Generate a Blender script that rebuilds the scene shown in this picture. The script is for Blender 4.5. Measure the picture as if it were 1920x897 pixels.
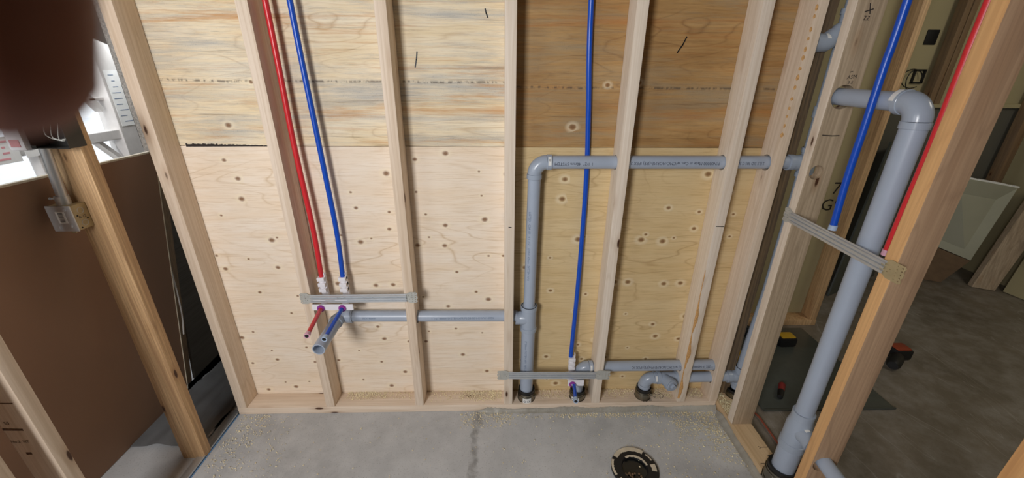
import bpy, bmesh, math, random
from mathutils import Vector, Matrix
random.seed(7)
for o in list(bpy.data.objects): bpy.data.objects.remove(o)
SC = bpy.context.scene; COL = SC.collection
PI = math.pi
# ------------------------------------------------------------------ camera
cam = bpy.data.cameras.new('camera'); co = bpy.data.objects.new('camera', cam); COL.objects.link(co)
cam.sensor_fit = 'HORIZONTAL'; cam.sensor_width = 36.0; cam.lens = 748.285 * 36 / 1920
cam.clip_start = 0.004; cam.clip_end = 60
CR, CU, CF = Vector((.99958179, -.02750696, .00892306)), Vector((.00248368, .38908538, .92119835)), Vector((.02881119, .92079093, -.38899098))
CL = Vector((-.05358408, -1.41772057, 1.47696434))
co.matrix_world = Matrix(((CR.x, CU.x, -CF.x, CL.x), (CR.y, CU.y, -CF.y, CL.y), (CR.z, CU.z, -CF.z, CL.z), (0, 0, 0, 1)))
cam.dof.use_dof = True; cam.dof.focus_distance = 1.5; cam.dof.aperture_fstop = 14.03 / 2.6
SC.camera = co
# ------------------------------------------------------------------ world, lights, exposure
w = bpy.data.worlds.new('sky'); SC.world = w; w.use_nodes = True
bg = w.node_tree.nodes['Background']; bg.inputs[0].default_value = (.90, .95, 1.0, 1); bg.inputs[1].default_value = 1.35
def area(name, loc, aim, sx, sy, power, color=(1, 1, 1)):
    l = bpy.data.lights.new(name, 'AREA'); l.shape = 'RECTANGLE'; l.size = sx; l.size_y = sy; l.energy = power; l.color = color
    o = bpy.data.objects.new(name, l); COL.objects.link(o); o.location = loc
    o.rotation_euler = (Vector(aim) - Vector(loc)).to_track_quat('-Z', 'Y').to_euler()
    return o
area('daylight_rear_window', (-1.12, -2.53, 1.75), (-.75, 0, .95), .55, .75, 46, (1, .982, .972))
area('daylight_side_window', (-2.12, -1.75, 1.75), (.2, 0, 1.0), .7, .9, 7, (.95, .98, 1))
area('daylight_left_window', (-2.12, .60, 1.75), (-1.6, 0, .0), .9, .9, 15, (.95, .98, 1))
area('far_room_fill', (2.7, -.6, 2.55), (2.6, .9, .4), .6, .6, 13, (1, .93, .78))  # added fill, not a real fixture, to brighten the far room
VS = SC.view_settings; VS.view_transform = 'Standard'; VS.look = 'None'; VS.exposure = 0.08; VS.gamma = 1; VS.use_curve_mapping = False

# ------------------------------------------------------------------ material helpers
def lin(h):
    h = h.lstrip('#'); v = [int(h[i:i+2], 16) / 255 for i in (0, 2, 4)]
    return tuple(c / 12.92 if c <= .04045 else ((c + .055) / 1.055) ** 2.4 for c in v) + (1,)
class NT:
    def __init__(s, name):
        s.m = bpy.data.materials.new(name); s.m.use_nodes = True; s.t = s.m.node_tree; s.b = s.t.nodes['Principled BSDF']
        s.tc = s.t.nodes.new('ShaderNodeTexCoord'); s.co = s.tc.outputs['Object']
    def n(s, typ, **kw):
        o = s.t.nodes.new(typ)
        for k, v in kw.items():
            if k in o.inputs.keys() if isinstance(k, str) else False: pass
            setattr(o, k, v)
        return o
    def l(s, a, b): s.t.links.new(a, b)
    def rnd(s, amt=13.0):            # shift pattern per object
        oi = s.n('ShaderNodeObjectInfo'); m = s.n('ShaderNodeMath', operation='MULTIPLY'); s.l(oi.outputs['Random'], m.inputs[0]); m.inputs[1].default_value = amt
        v = s.n('ShaderNodeVectorMath', operation='ADD'); s.l(s.co, v.inputs[0]); s.l(m.outputs[0], v.inputs[1]); s.co = v.outputs[0]; s.rn = oi.outputs['Random']
    def mapped(s, sc, src=None):
        m = s.n('ShaderNodeMapping'); s.l(src or s.co, m.inputs['Vector']); m.inputs['Scale'].default_value = sc; return m.outputs[0]
    def noise(s, sc, scale=1, detail=3, rough=.55, dist=0, src=None):
        n = s.n('ShaderNodeTexNoise'); s.l(s.mapped(sc, src), n.inputs['Vector']); n.inputs['Scale'].default_value = scale
        n.inputs['Detail'].default_value = detail; n.inputs['Roughness'].default_value = rough; n.inputs['Distortion'].default_value = dist
        return n.outputs['Fac']
    def ramp(s, src, stops):
        r = s.n('ShaderNodeValToRGB'); s.l(src, r.inputs[0]); e = r.color_ramp.elements
        while len(e) < len(stops): e.new(.5)
        for i, (p, c) in enumerate(stops):
            e[i].position = p; e[i].color = c if isinstance(c, tuple) else (c, c, c, 1)
        return r.outputs[0]
    def math(s, op, a, b=None, c=None):
        m = s.n('ShaderNodeMath', operation=op)
        for i, v in enumerate((a, b, c)):
            if v is None: continue
            if isinstance(v, (int, float)): m.inputs[i].default_value = v
            else: s.l(v, m.inputs[i])
        return m.outputs[0]
    def mix(s, f, a, b, mode='MIX'):
        m = s.n('ShaderNodeMix', data_type='RGBA', blend_type=mode)
        for k, v in ((0, f), (6, a), (7, b)):
            if isinstance(v, (int, float, tuple)): m.inputs[k].default_value = v
            else: s.l(v, m.inputs[k])
        return m.outputs[2]
    def vor(s, sc, scale=1, src=None, rand=1):
        v = s.n('ShaderNodeTexVoronoi'); s.l(s.mapped(sc, src), v.inputs['Vector']); v.inputs['Scale'].default_value = scale; v.inputs['Randomness'].default_value = rand
        return v
    def bump(s, h, st=.3, d=.002):
        b = s.n('ShaderNodeBump'); b.inputs['Strength'].default_value = st; b.inputs['Distance'].default_value = d; s.l(h, b.inputs['Height']); s.l(b.outputs[0], s.b.inputs['Normal'])
    def out(s, col=None, rough=.6, metal=0, spec=None):
        if col is not None:
            if isinstance(col, tuple): s.b.inputs['Base Color'].default_value = col
            else: s.l(col, s.b.inputs['Base Color'])
        if isinstance(rough, (int, float)): s.b.inputs['Roughness'].default_value = rough
        else: s.l(rough, s.b.inputs['Roughness'])
        s.b.inputs['Metallic'].default_value = metal
        if spec is not None: s.b.inputs['Specular IOR Level'].default_value = spec
        return s.m
def plain(name, hexc, rough=.6, metal=0, var=.12, sc=30):
    t = NT(name); n = t.noise((sc, sc, sc)); c = lin(hexc)
    d = tuple(x * (1 - var) for x in c[:3]) + (1,); u = tuple(min(1, x * (1 + var)) for x in c[:3]) + (1,)
    return t.out(t.ramp(n, [(.3, d), (.7, u)]), rough, metal)
def lumber(name, base, dark, axis=2, pith='#a8875c', knot=True, contrast=1.0):
    """sawn softwood: fibre lines along `axis`, wide tonal bands, small knots"""
    t = NT(name); t.rnd()
    def S(a, l): v = [a, a, a]; v[axis] = l; return tuple(v)
    fib = t.noise(S(140, 3.0), 1, 3, .6); band = t.noise(S(16, .9), 1, 2, .5, .6); big = t.noise(S(5, .6), 1, 2)
    ringsrc = t.math('MULTIPLY', t.noise(S(11, .7), 1, 1, .4, .3), 26.0); ring = t.math('PINGPONG', ringsrc, 1.0)
    c = t.ramp(band, [(.3, lin(base)), (.62, t_mix(base, dark, .38)), (.8, lin(dark))])
    c = t.mix(t.math('MULTIPLY', t.ramp(ring, [(0, 1.0), (.3, 0.0)]), .20 * contrast), c, lin(pith))
    c = t.mix(t.math('MULTIPLY', t.ramp(fib, [(.42, 1.0), (.6, 0.0)]), .22 * contrast), c, lin(pith))
    c = t.mix(t.math('MULTIPLY', big, .18), c, lin('#f2ddb8'))
    h = fib
    if knot:
        v = t.vor(S(17, 5.2), 1); d = v.outputs['Distance']
        pick = t.math('GREATER_THAN', t.math('FRACT', t.math('MULTIPLY', sep(t, v.outputs['Color'], 0), 7.3)), .50)
        k = t.math('MULTIPLY', t.ramp(d, [(.075, 1.0), (.12, 0.0)]), pick)
        halo = t.math('MULTIPLY', t.ramp(d, [(.10, 1.0), (.30, 0.0)]), pick)
        c = t.mix(t.math('MULTIPLY', halo, .30), c, lin('#9a6c3e')); c = t.mix(k, c, lin('#4a2a16'))
    t.bump(h, .25, .0015)
    return t.out(c, .62)
def sep(t, col, i):
    s_ = t.n('ShaderNodeSeparateColor'); t.l(col, s_.inputs[0]); return s_.outputs[i]
def t_mix(a, b, f):
    a, b = lin(a), lin(b); return tuple(a[i] * (1 - f) + b[i] * f for i in range(3)) + (1,)
def plywood(name, base, warm, line, stain=0.0, knots=1.0, blue='#a7a9a8', rust='#c68f50', seamz=None):
    t = NT(name)
    x = t.n('ShaderNodeSeparateXYZ'); t.l(t.co, x.inputs[0]); Z = x.outputs[2]; X = x.outputs[0]
    field = t.noise((1.1, 1, 6.0), 1, 2, .45, .25)
    ring = t.math('PINGPONG', t.math('MULTIPLY', field, 30.0), 1.0)
    fine = t.noise((7, 1, 190), 1, 6, .7); mid = t.noise((2.2, 1, 18), 1, 7, .68, .3); big = t.noise((1.0, 1, 3.2), 1, 2)
    c = t.ramp(mid, [(.32, lin(base)), (.66, lin(warm))])
    c = t.mix(t.math('MULTIPLY', t.ramp(ring, [(0, 1.0), (.10, .35), (.22, 0.0)]), t.ramp(big, [(.45, .05), (.64, .6)])), c, lin(line))
    c = t.mix(t.math('MULTIPLY', t.ramp(fine, [(.38, 1.0), (.5, 0.0)]), .34), c, lin(line))
    if stain > 0:
        s1 = t.noise((.9, 1, 13), 1, 8, .74, .3); s2 = t.noise((1.1, 1.7, 21), 1, 8, .74, .35)
        c = t.mix(t.math('MULTIPLY', t.ramp(s1, [(.46, 0.0), (.62, 1.0)]), min(1, .75 * stain)), c, lin(blue))
        c = t.mix(t.math('MULTIPLY', t.ramp(s2, [(.52, 0.0), (.66, 1.0)]), min(1, .8 * stain)), c, lin(rust))
        thin = t.noise((2.0, 2.3, 80), 1, 7, .72, .3)
        c = t.mix(t.math('MULTIPLY', t.ramp(thin, [(.58, 0.0), (.70, 1.0)]), .62 * stain), c, lin('#5e4328'))
        grit = t.noise((260, 1, 260), 1, 2); gm = t.math('MULTIPLY', t.ramp(grit, [(.60, 0.0), (.68, 1.0)]), t.ramp(s1, [(.45, 0.0), (.7, .5)]))
        c = t.mix(gm, c, lin('#565248'))
    if seamz is not None:
        dz = t.math('ABSOLUTE', t.math('SUBTRACT', t.math('ADD', Z, t.math('MULTIPLY', t.noise((6, 1, 1), 1, 2), .012)), seamz))
        m = t.math('MULTIPLY', t.ramp(dz, [(.0012, 1.0), (.005, 0.0)]), t.ramp(t.noise((70, 1, 30), 1, 3), [(.45, 0.0), (.56, .8)]))
        c = t.mix(m, c, lin('#4b4038'))
    h = fine
    if knots > 0:
        cb = t.n('ShaderNodeCombineXYZ'); t.l(X, cb.inputs[0]); t.l(Z, cb.inputs[1])
        v = t.vor((8.6, 10.8, 1), 1, cb.outputs[0]); v = v.node if hasattr(v, 'node') else v; v.voronoi_dimensions = '2D'; d = t.math('ADD', v.outputs['Distance'], t.math('MULTIPLY', t.noise((60, 1, 60)), .03))
        pick = t.math('GREATER_THAN', sep(t, v.outputs['Color'], 0), 1 - knots * .62)
        small = sep(t, v.outputs['Color'], 1)
        dd = t.math('DIVIDE', d, t.math('ADD', .62, t.math('MULTIPLY', small, .85)))
        k = t.math('MULTIPLY', t.ramp(dd, [(.045, 1.0), (.075, .55), (.10, 0.0)]), pick)
        halo = t.math('MULTIPLY', t.ramp(dd, [(.08, 0.0), (.12, .9), (.22, 0.0)]), pick)
        c = t.mix(t.math('MULTIPLY', halo, .5), c, lin('#f4e6c8')); c = t.mix(t.math('MULTIPLY', k, .9), c, lin('#7d5634'))
        h = t.math('ADD', t.math('MULTIPLY', halo, 1.2), t.math('MULTIPLY', fine, .35))
    t.bump(h, .35, .002)
    return t.out(c, .66)
M = {}
M['stud'] = lumber('spruce_lumber', '#ead9c8', '#d5bda4')
M['stud_pale'] = lumber('pale_spruce_lumber', '#ebdfd2', '#decdb9', contrast=.8)
M['stud_warm'] = lumber('warm_spruce_lumber', '#dfbb8c', '#b07c48', pith='#7c4c24', contrast=1.8)
M['stud_orange'] = lumber('orange_spruce_lumber', '#dca768', '#b8793a', pith='#8a5026')
M['stud_x'] = lumber('spruce_plate_lumber', '#eddccb', '#d8c2b0', axis=0)
M['stud_y'] = lumber('spruce_side_plate_lumber', '#dcc09a', '#bf9d76', axis=1)
M['edge_wood'] = lumber('lit_orange_edge_lumber', '#e2b074', '#c88c4c', pith='#a0602c')  # orange wood, brightened in colour for the lit narrow side
M['stud_broad'] = lumber('shaded_broad_lumber', '#bf9c7e', '#a07a5c', pith='#7a5640', contrast=1.3)  # brown wood, dulled in colour for the dim room-facing side
M['bark'] = plain('orange_bark', '#d0a066', .7, 0, .3, 200)
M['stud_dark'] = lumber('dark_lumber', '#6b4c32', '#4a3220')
M['stud_corner'] = lumber('shade_dark_lumber', '#3a2617', '#24160c')  # corner stud's shade put into a darkened wood colour
M['stud_weather'] = lumber('weathered_lumber', '#c0ab92', '#9d8770', pith='#75604a', contrast=1.8)
M['ply_low'] = plywood('clean_plywood', '#f3e6d6', '#edd9c0', '#c4a67c', 0, .95)
M['ply_lowr'] = plywood('yellowish_plywood', '#dfc79a', '#d6ba88', '#a88555', 0, .9)
M['ply_upl'] = plywood('stained_plywood', '#efe3cb', '#e6d2ac', '#b59468', 1.0, .12, seamz=1.443 - 1.2145)
M['ply_upr'] = plywood('dark_stained_plywood', '#c09a64', '#9f7846', '#6e4a28', .95, .12, blue='#9a8c72', rust='#b0763c', seamz=1.430 - 1.2145)
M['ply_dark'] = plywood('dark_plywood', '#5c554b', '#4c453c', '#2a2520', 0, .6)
M['pvc'] = plain('grey_vinyl', '#a6b1c2', .33, 0, .04, 8)
M['pvc_hi'] = plain('grey_vinyl_fitting', '#a2adbd', .25, 0, .04, 8)
M['rubber'] = plain('black_rubber', '#1b1a19', .45)
M['clampsteel'] = plain('stainless_band', '#8f8b80', .32, 1.0)
M['galv'] = plain('galvanised_steel', '#cdd1d5', .34, .6, .05, 20)
M['zinc'] = plain('zinc_plate', '#c2c3be', .5, .35, .10, 40)
M['gold'] = plain('yellow_zinc_plate', '#b7a782', .5, .35, .1, 40)
M['blue'] = plain('blue_tubing', '#0f4ec0', .30, 0, .05)
M['red'] = plain('red_tubing', '#d42c34', .32, 0, .05)
M['white'] = plain('white_plastic', '#eceaf0', .4, 0, .03)
M['purple'] = plain('purple_plastic', '#9a3f9e', .4)
M['cap_pink'] = plain('pink_tube_end', '#d9a6ba', .5)
M['cap_blue'] = plain('pale_blue_tube_end', '#a9bcd6', .5)
M['black'] = plain('black_plastic', '#141416', .5)
M['ink'] = plain('dark_ink', '#2c2f42', .7)
M['ink_faint'] = plain('faint_ink', '#6f7f98', .7)
M['pencil'] = plain('pencil_mark', '#2b2422', .8)
M['stamp'] = plain('brown_stamp_ink', '#5a3c28', .8)
M['paper'] = plain('white_label', '#e8e8e6', .6, 0, .03)
M['paper_red'] = plain('red_print', '#d99aa0', .6)
M['drywall_paper'] = plain('brown_drywall_paper', '#8d6c54', .75, 0, .05, 3)
M['drywall_edge'] = plain('drywall_edge', '#cfc4ae', .8)
M['drywall_far'] = plain('khaki_drywall', '#b5a983', .8, 0, .06, 2)
M['gypsum'] = plain('grey_green_drywall', '#aaa995', .8, 0, .06, 4)
M['cardboard'] = plain('brown_cardboard', '#6f5840', .8)
M['alu'] = plain('grey_window_frame', '#cfcbc8', .5, .1, .05)
M['foil'] = plain('speckled_foil_board', '#dcdbda', .5, .1, .35, 160)
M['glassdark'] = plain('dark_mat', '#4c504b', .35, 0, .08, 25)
M['yellow'] = plain('yellow_plastic', '#c29a2a', .5)
M['orange'] = plain('orange_red_plastic', '#c0452a', .5)
M['wallpaint'] = plain('grey_concrete_wall', '#615e53', .85, 0, .1, 3)
M['ceiling'] = plain('dark_joist_ceiling', '#54493c', .9)
M['shaving'] = plain('wood_shavings', '#f3e2bd', .7, 0, .2, 90)
def concrete(name, base, dark, spots=True):
    t = NT(name); a = t.noise((1.6, 1.6, 1.6), 1, 5, .6, .4); b = t.noise((9, 9, 9), 1, 5, .65); g = t.noise((180, 180, 1), 1, 2)
    c = t.ramp(a, [(.32, lin(dark)), (.66, lin(base))])
    c = t.mix(t.math('MULTIPLY', t.ramp(b, [(.42, 0.0), (.66, 1.0)]), .4), c, t_mix(base, '#ffffff', .25))
    c = t.mix(t.math('MULTIPLY', t.ramp(g, [(.30, 1.0), (.40, 0.0)]), .35), c, lin('#5b5853'))
    x = t.n('ShaderNodeSeparateXYZ'); t.l(t.co, x.inputs[0])
    if spots:   # the mortar joint running across the slab
        dx = t.math('ABSOLUTE', t.math('ADD', t.math('SUBTRACT', x.outputs[0], -.168), t.math('MULTIPLY', t.math('SUBTRACT', t.noise((9, 9, 1), 1, 4, .7), .5), .11)))
        j = t.math('MULTIPLY', t.ramp(dx, [(.010, 1.0), (.024, 0.0)]), t.ramp(t.noise((30, 30, 1), 1, 4), [(.35, .25), (.6, .9)]))
        c = t.mix(t.math('MULTIPLY', j, .62), c, lin('#62605b'))
    st = t.noise((2.2, .5, 1), 1, 3, .5, 1.4); ln = t.ramp(t.math('PINGPONG', t.math('MULTIPLY', st, 12.0), 1.0), [(0.0, 1.0), (.03, 0.0)])
    c = t.mix(t.math('MULTIPLY', ln, .22), c, lin('#d6d3cc'))
    t.bump(t.math('ADD', b, t.math('MULTIPLY', g, .2)), .25, .003)
    return t.out(c, t.ramp(a, [(.3, .35), (.7, .6)]))
M['slab'] = concrete('trowelled_concrete', '#c6c8ca', '#a9abad')
M['slab_far'] = concrete('shaded_concrete', '#82786a', '#665e52', False)  # far room's shade put into a darker, browner slab colour
M['mortar'] = concrete('rough_mortar', '#aaa79d', '#8c887e', False)
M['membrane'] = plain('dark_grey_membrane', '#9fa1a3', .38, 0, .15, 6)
M['skin'] = NT('skin')
_t = M['skin']; _c = _t.ramp(_t.noise((90, 90, 90)), [(.3, lin('#7d4838')), (.7, lin('#8e5644'))]); _t.b.inputs['Subsurface Weight'].default_value = .05; _t.b.inputs['Subsurface Scale'].default_value = .002  # skin darkened in colour to stand for shade on the finger
M['skin'] = _t.out(_c, .6)
M['nail'] = plain('fingernail', '#a87868', .3)

# ------------------------------------------------------------------ mesh helpers (all coordinates are world metres)
def world_loc(o):
    v = Vector(o.location)
    while o.parent: o = o.parent; v += o.location
    return v
def smooth(me, ang=35):
    for p in me.polygons: p.use_smooth = True
    me.set_sharp_from_angle(angle=math.radians(ang))
def obj(name, bm, mat, parent=None, loc=None, sm=True):
    off = world_loc(parent) if parent else Vector(loc if loc is not None else (0, 0, 0))
    bmesh.ops.translate(bm, verts=bm.verts, vec=-off)
    me = bpy.data.meshes.new(name); bm.to_mesh(me); bm.free(); me.materials.append(mat)
    if sm: smooth(me)
    o = bpy.data.objects.new(name, me); COL.objects.link(o)
    if parent: o.parent = parent
    else: o.location = off
    return o
def thing(name, label, cat, loc, group=None):
    o = bpy.data.objects.new(name, None); COL.objects.link(o); o.location = loc; o.empty_display_size = .05
    return tag(o, label, cat, group)
def tag(o, label, cat, group=None, kind=None):
    o['label'] = label; o['category'] = cat
    if group: o['group'] = group
    if kind: o['kind'] = kind
    return o
def pieces(name, bm, mat, parent, sm=False, pad=.0012):
    """one object per separate piece; strokes that touch stay together"""
    seen = set(); comps = []
    for v in bm.verts:
        if v in seen: continue
        st = [v]; seen.add(v); c = []
        while st:
            q = st.pop(); c.append(q)
            for e in q.link_edges:
                o_ = e.other_vert(q)
                if o_ not in seen: seen.add(o_); st.append(o_)
        lo = [min(x.co[i] for x in c) - pad for i in range(3)]; hi = [max(x.co[i] for x in c) + pad for i in range(3)]; comps.append([c, lo, hi])
    merged = True
    while merged:
        merged = False
        for i in range(len(comps)):
            for j in range(i + 1, len(comps)):
                A_, B_ = comps[i], comps[j]
                if all(A_[1][k] <= B_[2][k] and B_[1][k] <= A_[2][k] for k in range(3)):
                    comps[i] = [A_[0] + B_[0], [min(A_[1][k], B_[1][k]) for k in range(3)], [max(A_[2][k], B_[2][k]) for k in range(3)]]; comps.pop(j); merged = True; break
            if merged: break
    outl = []
    for c, _, _ in comps:
        b2 = bmesh.new(); mp = {v: b2.verts.new(v.co) for v in c}
        for f_ in {f_ for v in c for f_ in v.link_faces}: b2.faces.new([mp[v] for v in f_.verts])
        outl.append(obj(name, b2, mat, parent, sm=sm))
    bm.free(); return outl
def struct(name, bm, mat, loc=(0, 0, 0), sm=False):
    o = obj(name, bm, mat, None, loc, sm); o['kind'] = 'structure'; return o
NB = bmesh.new
def box(bm, a, b, bev=0, seg=2):
    a, b = Vector(a), Vector(b); c = (a + b) / 2; s = b - a
    r = bmesh.ops.create_cube(bm, size=1, matrix=Matrix.Translation(c) @ Matrix.Diagonal((abs(s.x), abs(s.y), abs(s.z), 1)))
    if bev:
        es = list({e for v in r['verts'] for e in v.link_edges})
        bmesh.ops.bevel(bm, geom=es, offset=bev, segments=seg, profile=.6, affect='EDGES')
    return bm
def obox(bm, c, ax, ay, az, bev=0):      # oriented box: centre and three half-vectors
    c, ax, ay, az = map(Vector, (c, ax, ay, az)); m = Matrix(((2*ax.x, 2*ay.x, 2*az.x, c.x), (2*ax.y, 2*ay.y, 2*az.y, c.y), (2*ax.z, 2*ay.z, 2*az.z, c.z), (0, 0, 0, 1)))
    r = bmesh.ops.create_cube(bm, size=1, matrix=m)
    bmesh.ops.recalc_face_normals(bm, faces=list({f for v in r['verts'] for f in v.link_faces}))
    if bev: bmesh.ops.bevel(bm, geom=list({e for v in r['verts'] for e in v.link_edges}), offset=bev, segments=2, affect='EDGES')
    return bm
def basis(d):
    d = Vector(d).normalized(); u = Vector((0, 0, 1)) if abs(d.z) < .9 else Vector((0, -1, 0))
    u = (u - d * u.dot(d)).normalized(); return d, u, d.cross(u)
def lathe(bm, p0, d, prof, seg=28, closed=False):
    """prof: (s along d, radius) list; ends closed where radius is 0"""
    p0 = Vector(p0); d, u, v = basis(d); rings = []
    for s, r in prof:
        if r <= 1e-6: rings.append([bm.verts.new(p0 + d * s)])
        else: rings.append([bm.verts.new(p0 + d * s + (u * math.cos(2*PI*k/seg) + v * math.sin(2*PI*k/seg)) * r) for k in range(seg)])
    for A, B in zip(rings, rings[1:] + ([rings[0]] if closed else [])):
        for k in range(seg):
            k2 = (k + 1) % seg
            if len(A) == 1 and len(B) == 1: continue
            if len(A) == 1: bm.faces.new((A[0], B[k], B[k2]))
            elif len(B) == 1: bm.faces.new((A[k], B[0], A[k2]))
            else: bm.faces.new((A[k], B[k], B[k2], A[k2]))
    bmesh.ops.recalc_face_normals(bm, faces=bm.faces)
    return bm
def cyl(bm, p0, p1, r, seg=28):
    p0, p1 = Vector(p0), Vector(p1); L = (p1 - p0).length
    return lathe(bm, p0, p1 - p0, [(0, 0), (0, r), (L, r), (L, 0)], seg)
def collar(bm, p0, p1, r, ro):      # moulded socket with a slightly rounded lip
    p0, p1 = Vector(p0), Vector(p1); L = (p1 - p0).length
    return lathe(bm, p0, p1 - p0, [(0, r), (0, ro - .001), (.001, ro), (L - .001, ro), (L, ro - .001), (L, r)], 28)
def sweep(bm, pts, r, seg=24, caps=True):
    pts = [Vector(p) for p in pts]; n = len(pts); rs = r if isinstance(r, (list, tuple)) else [r] * n
    T = [(pts[min(i+1, n-1)] - pts[max(i-1, 0)]).normalized() for i in range(n)]
    _, u, _ = basis(T[0]); rings = []
    for i in range(n):
        u = (u - T[i] * u.dot(T[i])).normalized(); v = T[i].cross(u)
        rings.append([bm.verts.new(pts[i] + (u * math.cos(2*PI*k/seg) + v * math.sin(2*PI*k/seg)) * rs[i]) for k in range(seg)])
    for A, B in zip(rings, rings[1:]):
        for k in range(seg): bm.faces.new((A[k], B[k], B[(k+1) % seg], A[(k+1) % seg]))
    if caps: bm.faces.new(rings[0][::-1]); bm.faces.new(rings[-1])
    bmesh.ops.recalc_face_normals(bm, faces=bm.faces)
    return bm
def fillet(pts, rad, n=8):
    pts = [Vector(p) for p in pts]; out = [pts[0]]
    for a, b, c in zip(pts, pts[1:], pts[2:]):
        d1 = (a - b); d2 = (c - b); t = min(rad, d1.length * .49, d2.length * .49); p = b + d1.normalized() * t; q = b + d2.normalized() * t
        for k in range(n + 1):
            s = k / n; out.append(p * (1-s)**2 + b * 2*s*(1-s) + q * s*s)
    out.append(pts[-1]); return out
def spline(pts, n=6):       # smooth curve through points
    P = [Vector(p) for p in pts]; P = [P[0]*2 - P[1]] + P + [P[-1]*2 - P[-2]]; out = []
    for i in range(1, len(P) - 2):
        for k in range(n):
            t = k / n; a, b, c, d = P[i-1], P[i], P[i+1], P[i+2]
            out.append(.5 * ((2*b) + (c-a)*t + (2*a-5*b+4*c-d)*t*t + (3*b-a-3*c+d)*t**3))
    out.append(P[-2]); return out
def cut(o, cutters):
    """bore holes through a mesh object; the cutter is removed again"""
    bm = NB()
    for p0, p1, r in cutters:
        b2 = NB(); cyl(b2, p0, p1, r, 28); me = bpy.data.meshes.new('bit'); b2.to_mesh(me); b2.free(); bm.from_mesh(me); bpy.data.meshes.remove(me)
    me = bpy.data.meshes.new('bit'); bm.to_mesh(me); bm.free(); c = bpy.data.objects.new('bit', me); COL.objects.link(c)
    m = o.modifiers.new('bore', 'BOOLEAN'); m.operation = 'DIFFERENCE'; m.solver = 'EXACT'; m.object = c
    bpy.context.view_layer.update()
    dg = bpy.context.evaluated_depsgraph_get(); new = bpy.data.meshes.new_from_object(o.evaluated_get(dg)); o.modifiers.clear()
    old = o.data; new.name = old.name; o.data = new; bpy.data.meshes.remove(old); smooth(o.data, 30)
    bpy.data.objects.remove(c); bpy.data.meshes.remove(me)
    return o
def text_bm(s, size, fn):
    """flat lettering; fn maps (x, y) on the sheet to a world point"""
    cu = bpy.data.curves.new('lettering', 'FONT'); cu.body = s; cu.size = size; cu.resolution_u = 2; cu.align_x = 'CENTER'; cu.align_y = 'CENTER'
    to = bpy.data.objects.new('lettering', cu); COL.objects.link(to); bpy.context.view_layer.update()
    me = bpy.data.meshes.new_from_object(to.evaluated_get(bpy.context.evaluated_depsgraph_get()))
    bpy.data.objects.remove(to); bpy.data.curves.remove(cu)
    bm = NB(); bm.from_mesh(me); bpy.data.meshes.remove(me)
    for v in bm.verts: v.co = Vector(fn(v.co.x, v.co.y))
    return bm
def pipe_text(name, s, size, c, d, toward, r, mat, parent, flip=False, label=None, stretch=1.0):
    """lettering wrapped on a pipe: c = axis point at mid text, d = axis direction (text reads along d), toward = side it sits on"""
    c, d = Vector(c), Vector(d).normalized(); t = Vector(toward); t = (t - d * t.dot(d)).normalized(); up = t.cross(d)
    if flip: d = -d; up = -up
    def fn(x, y):
        a = y / r; return c + d * x * stretch + (t * math.cos(a) + up * math.sin(a)) * (r + .0006)
    o = obj(name, text_bm(s, size, fn), mat, parent, sm=False)
    return o
def patch(bm, c, d, toward, r, L, ang, th=.0006, n=8):
    c, d = Vector(c), Vector(d).normalized(); t = Vector(toward); t = (t - d * t.dot(d)).normalized(); up = t.cross(d); g = []
    for i in range(n + 1):
        a = ang * (i / n - .5); e = t * math.cos(a) + up * math.sin(a)
        g.append([bm.verts.new(c + d * s + e * (r + q)) for s in (-L/2, L/2) for q in (0, th)])
    for A, B in zip(g, g[1:]):
        for i, j in ((1, 3), (3, 2), (2, 0), (0, 1)): bm.faces.new((A[i], A[j], B[j], B[i]))
    bm.faces.new((g[0][0], g[0][1], g[0][3], g[0][2])); bm.faces.new((g[-1][0], g[-1][1], g[-1][3], g[-1][2]))
    bmesh.ops.recalc_face_normals(bm, faces=bm.faces); return bm
def stroke(bm, fn, pts, wd=.0016, th=.0005):
    """pen stroke drawn on a surface; fn maps (x, y, lift) to the world"""
    for (x0, y0), (x1, y1) in zip(pts, pts[1:]):
        L = math.hypot(x1-x0, y1-y0) or 1e-6; nx, ny = -(y1-y0)/L*wd/2, (x1-x0)/L*wd/2; ex, ey = (x1-x0)/L*wd/3, (y1-y0)/L*wd/3
        q = [(x0-ex+nx, y0-ey+ny), (x1+ex+nx, y1+ey+ny), (x1+ex-nx, y1+ey-ny), (x0-ex-nx, y0-ey-ny)]
        v = [bm.verts.new(fn(a, b, th)) for a, b in q]; u = [bm.verts.new(fn(a, b, 0)) for a, b in q]
        bm.faces.new(v)
        for k in range(4): bm.faces.new((v[k], v[(k+1) % 4], u[(k+1) % 4], u[k]))
    return bm

# ------------------------------------------------------------------ room shell
V = Vector
H = 2.62
b = NB(); box(b, (-2.2, -3.7, -.2), (.97, 3.2, 0)); struct('floor', b, M['slab'])
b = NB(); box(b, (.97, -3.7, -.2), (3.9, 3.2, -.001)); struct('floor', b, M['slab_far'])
b = NB(); box(b, (-2.3, -3.8, H), (3.9, 3.2, H + .1)); struct('ceiling', b, M['ceiling'])
def holed_wall(name, axis, at, th, u0, u1, holes, mat):
    """wall in the plane axis=at with rectangular openings (u0,u1,z0,z1)"""
    b = NB(); us = u0
    def bb(a, c, z0, z1):
        if c - a < 1e-4 or z1 - z0 < 1e-4: return
        if axis == 'x': box(b, (at, a, z0), (at + th, c, z1))
        else: box(b, (a, at, z0), (c, at + th, z1))
    for h in sorted(holes):
        bb(us, h[0], 0, H); bb(h[0], h[1], 0, h[2]); bb(h[0], h[1], h[3], H); us = h[1]
    bb(us, u1, 0, H); return struct(name, b, mat)
holed_wall('wall_left', 'x', -2.32, .12, -3.7, 3.2, [(-2.2, -1.3, 1.2, 2.3), (.05, 1.10, .94, 2.3)], M['wallpaint'])
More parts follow.
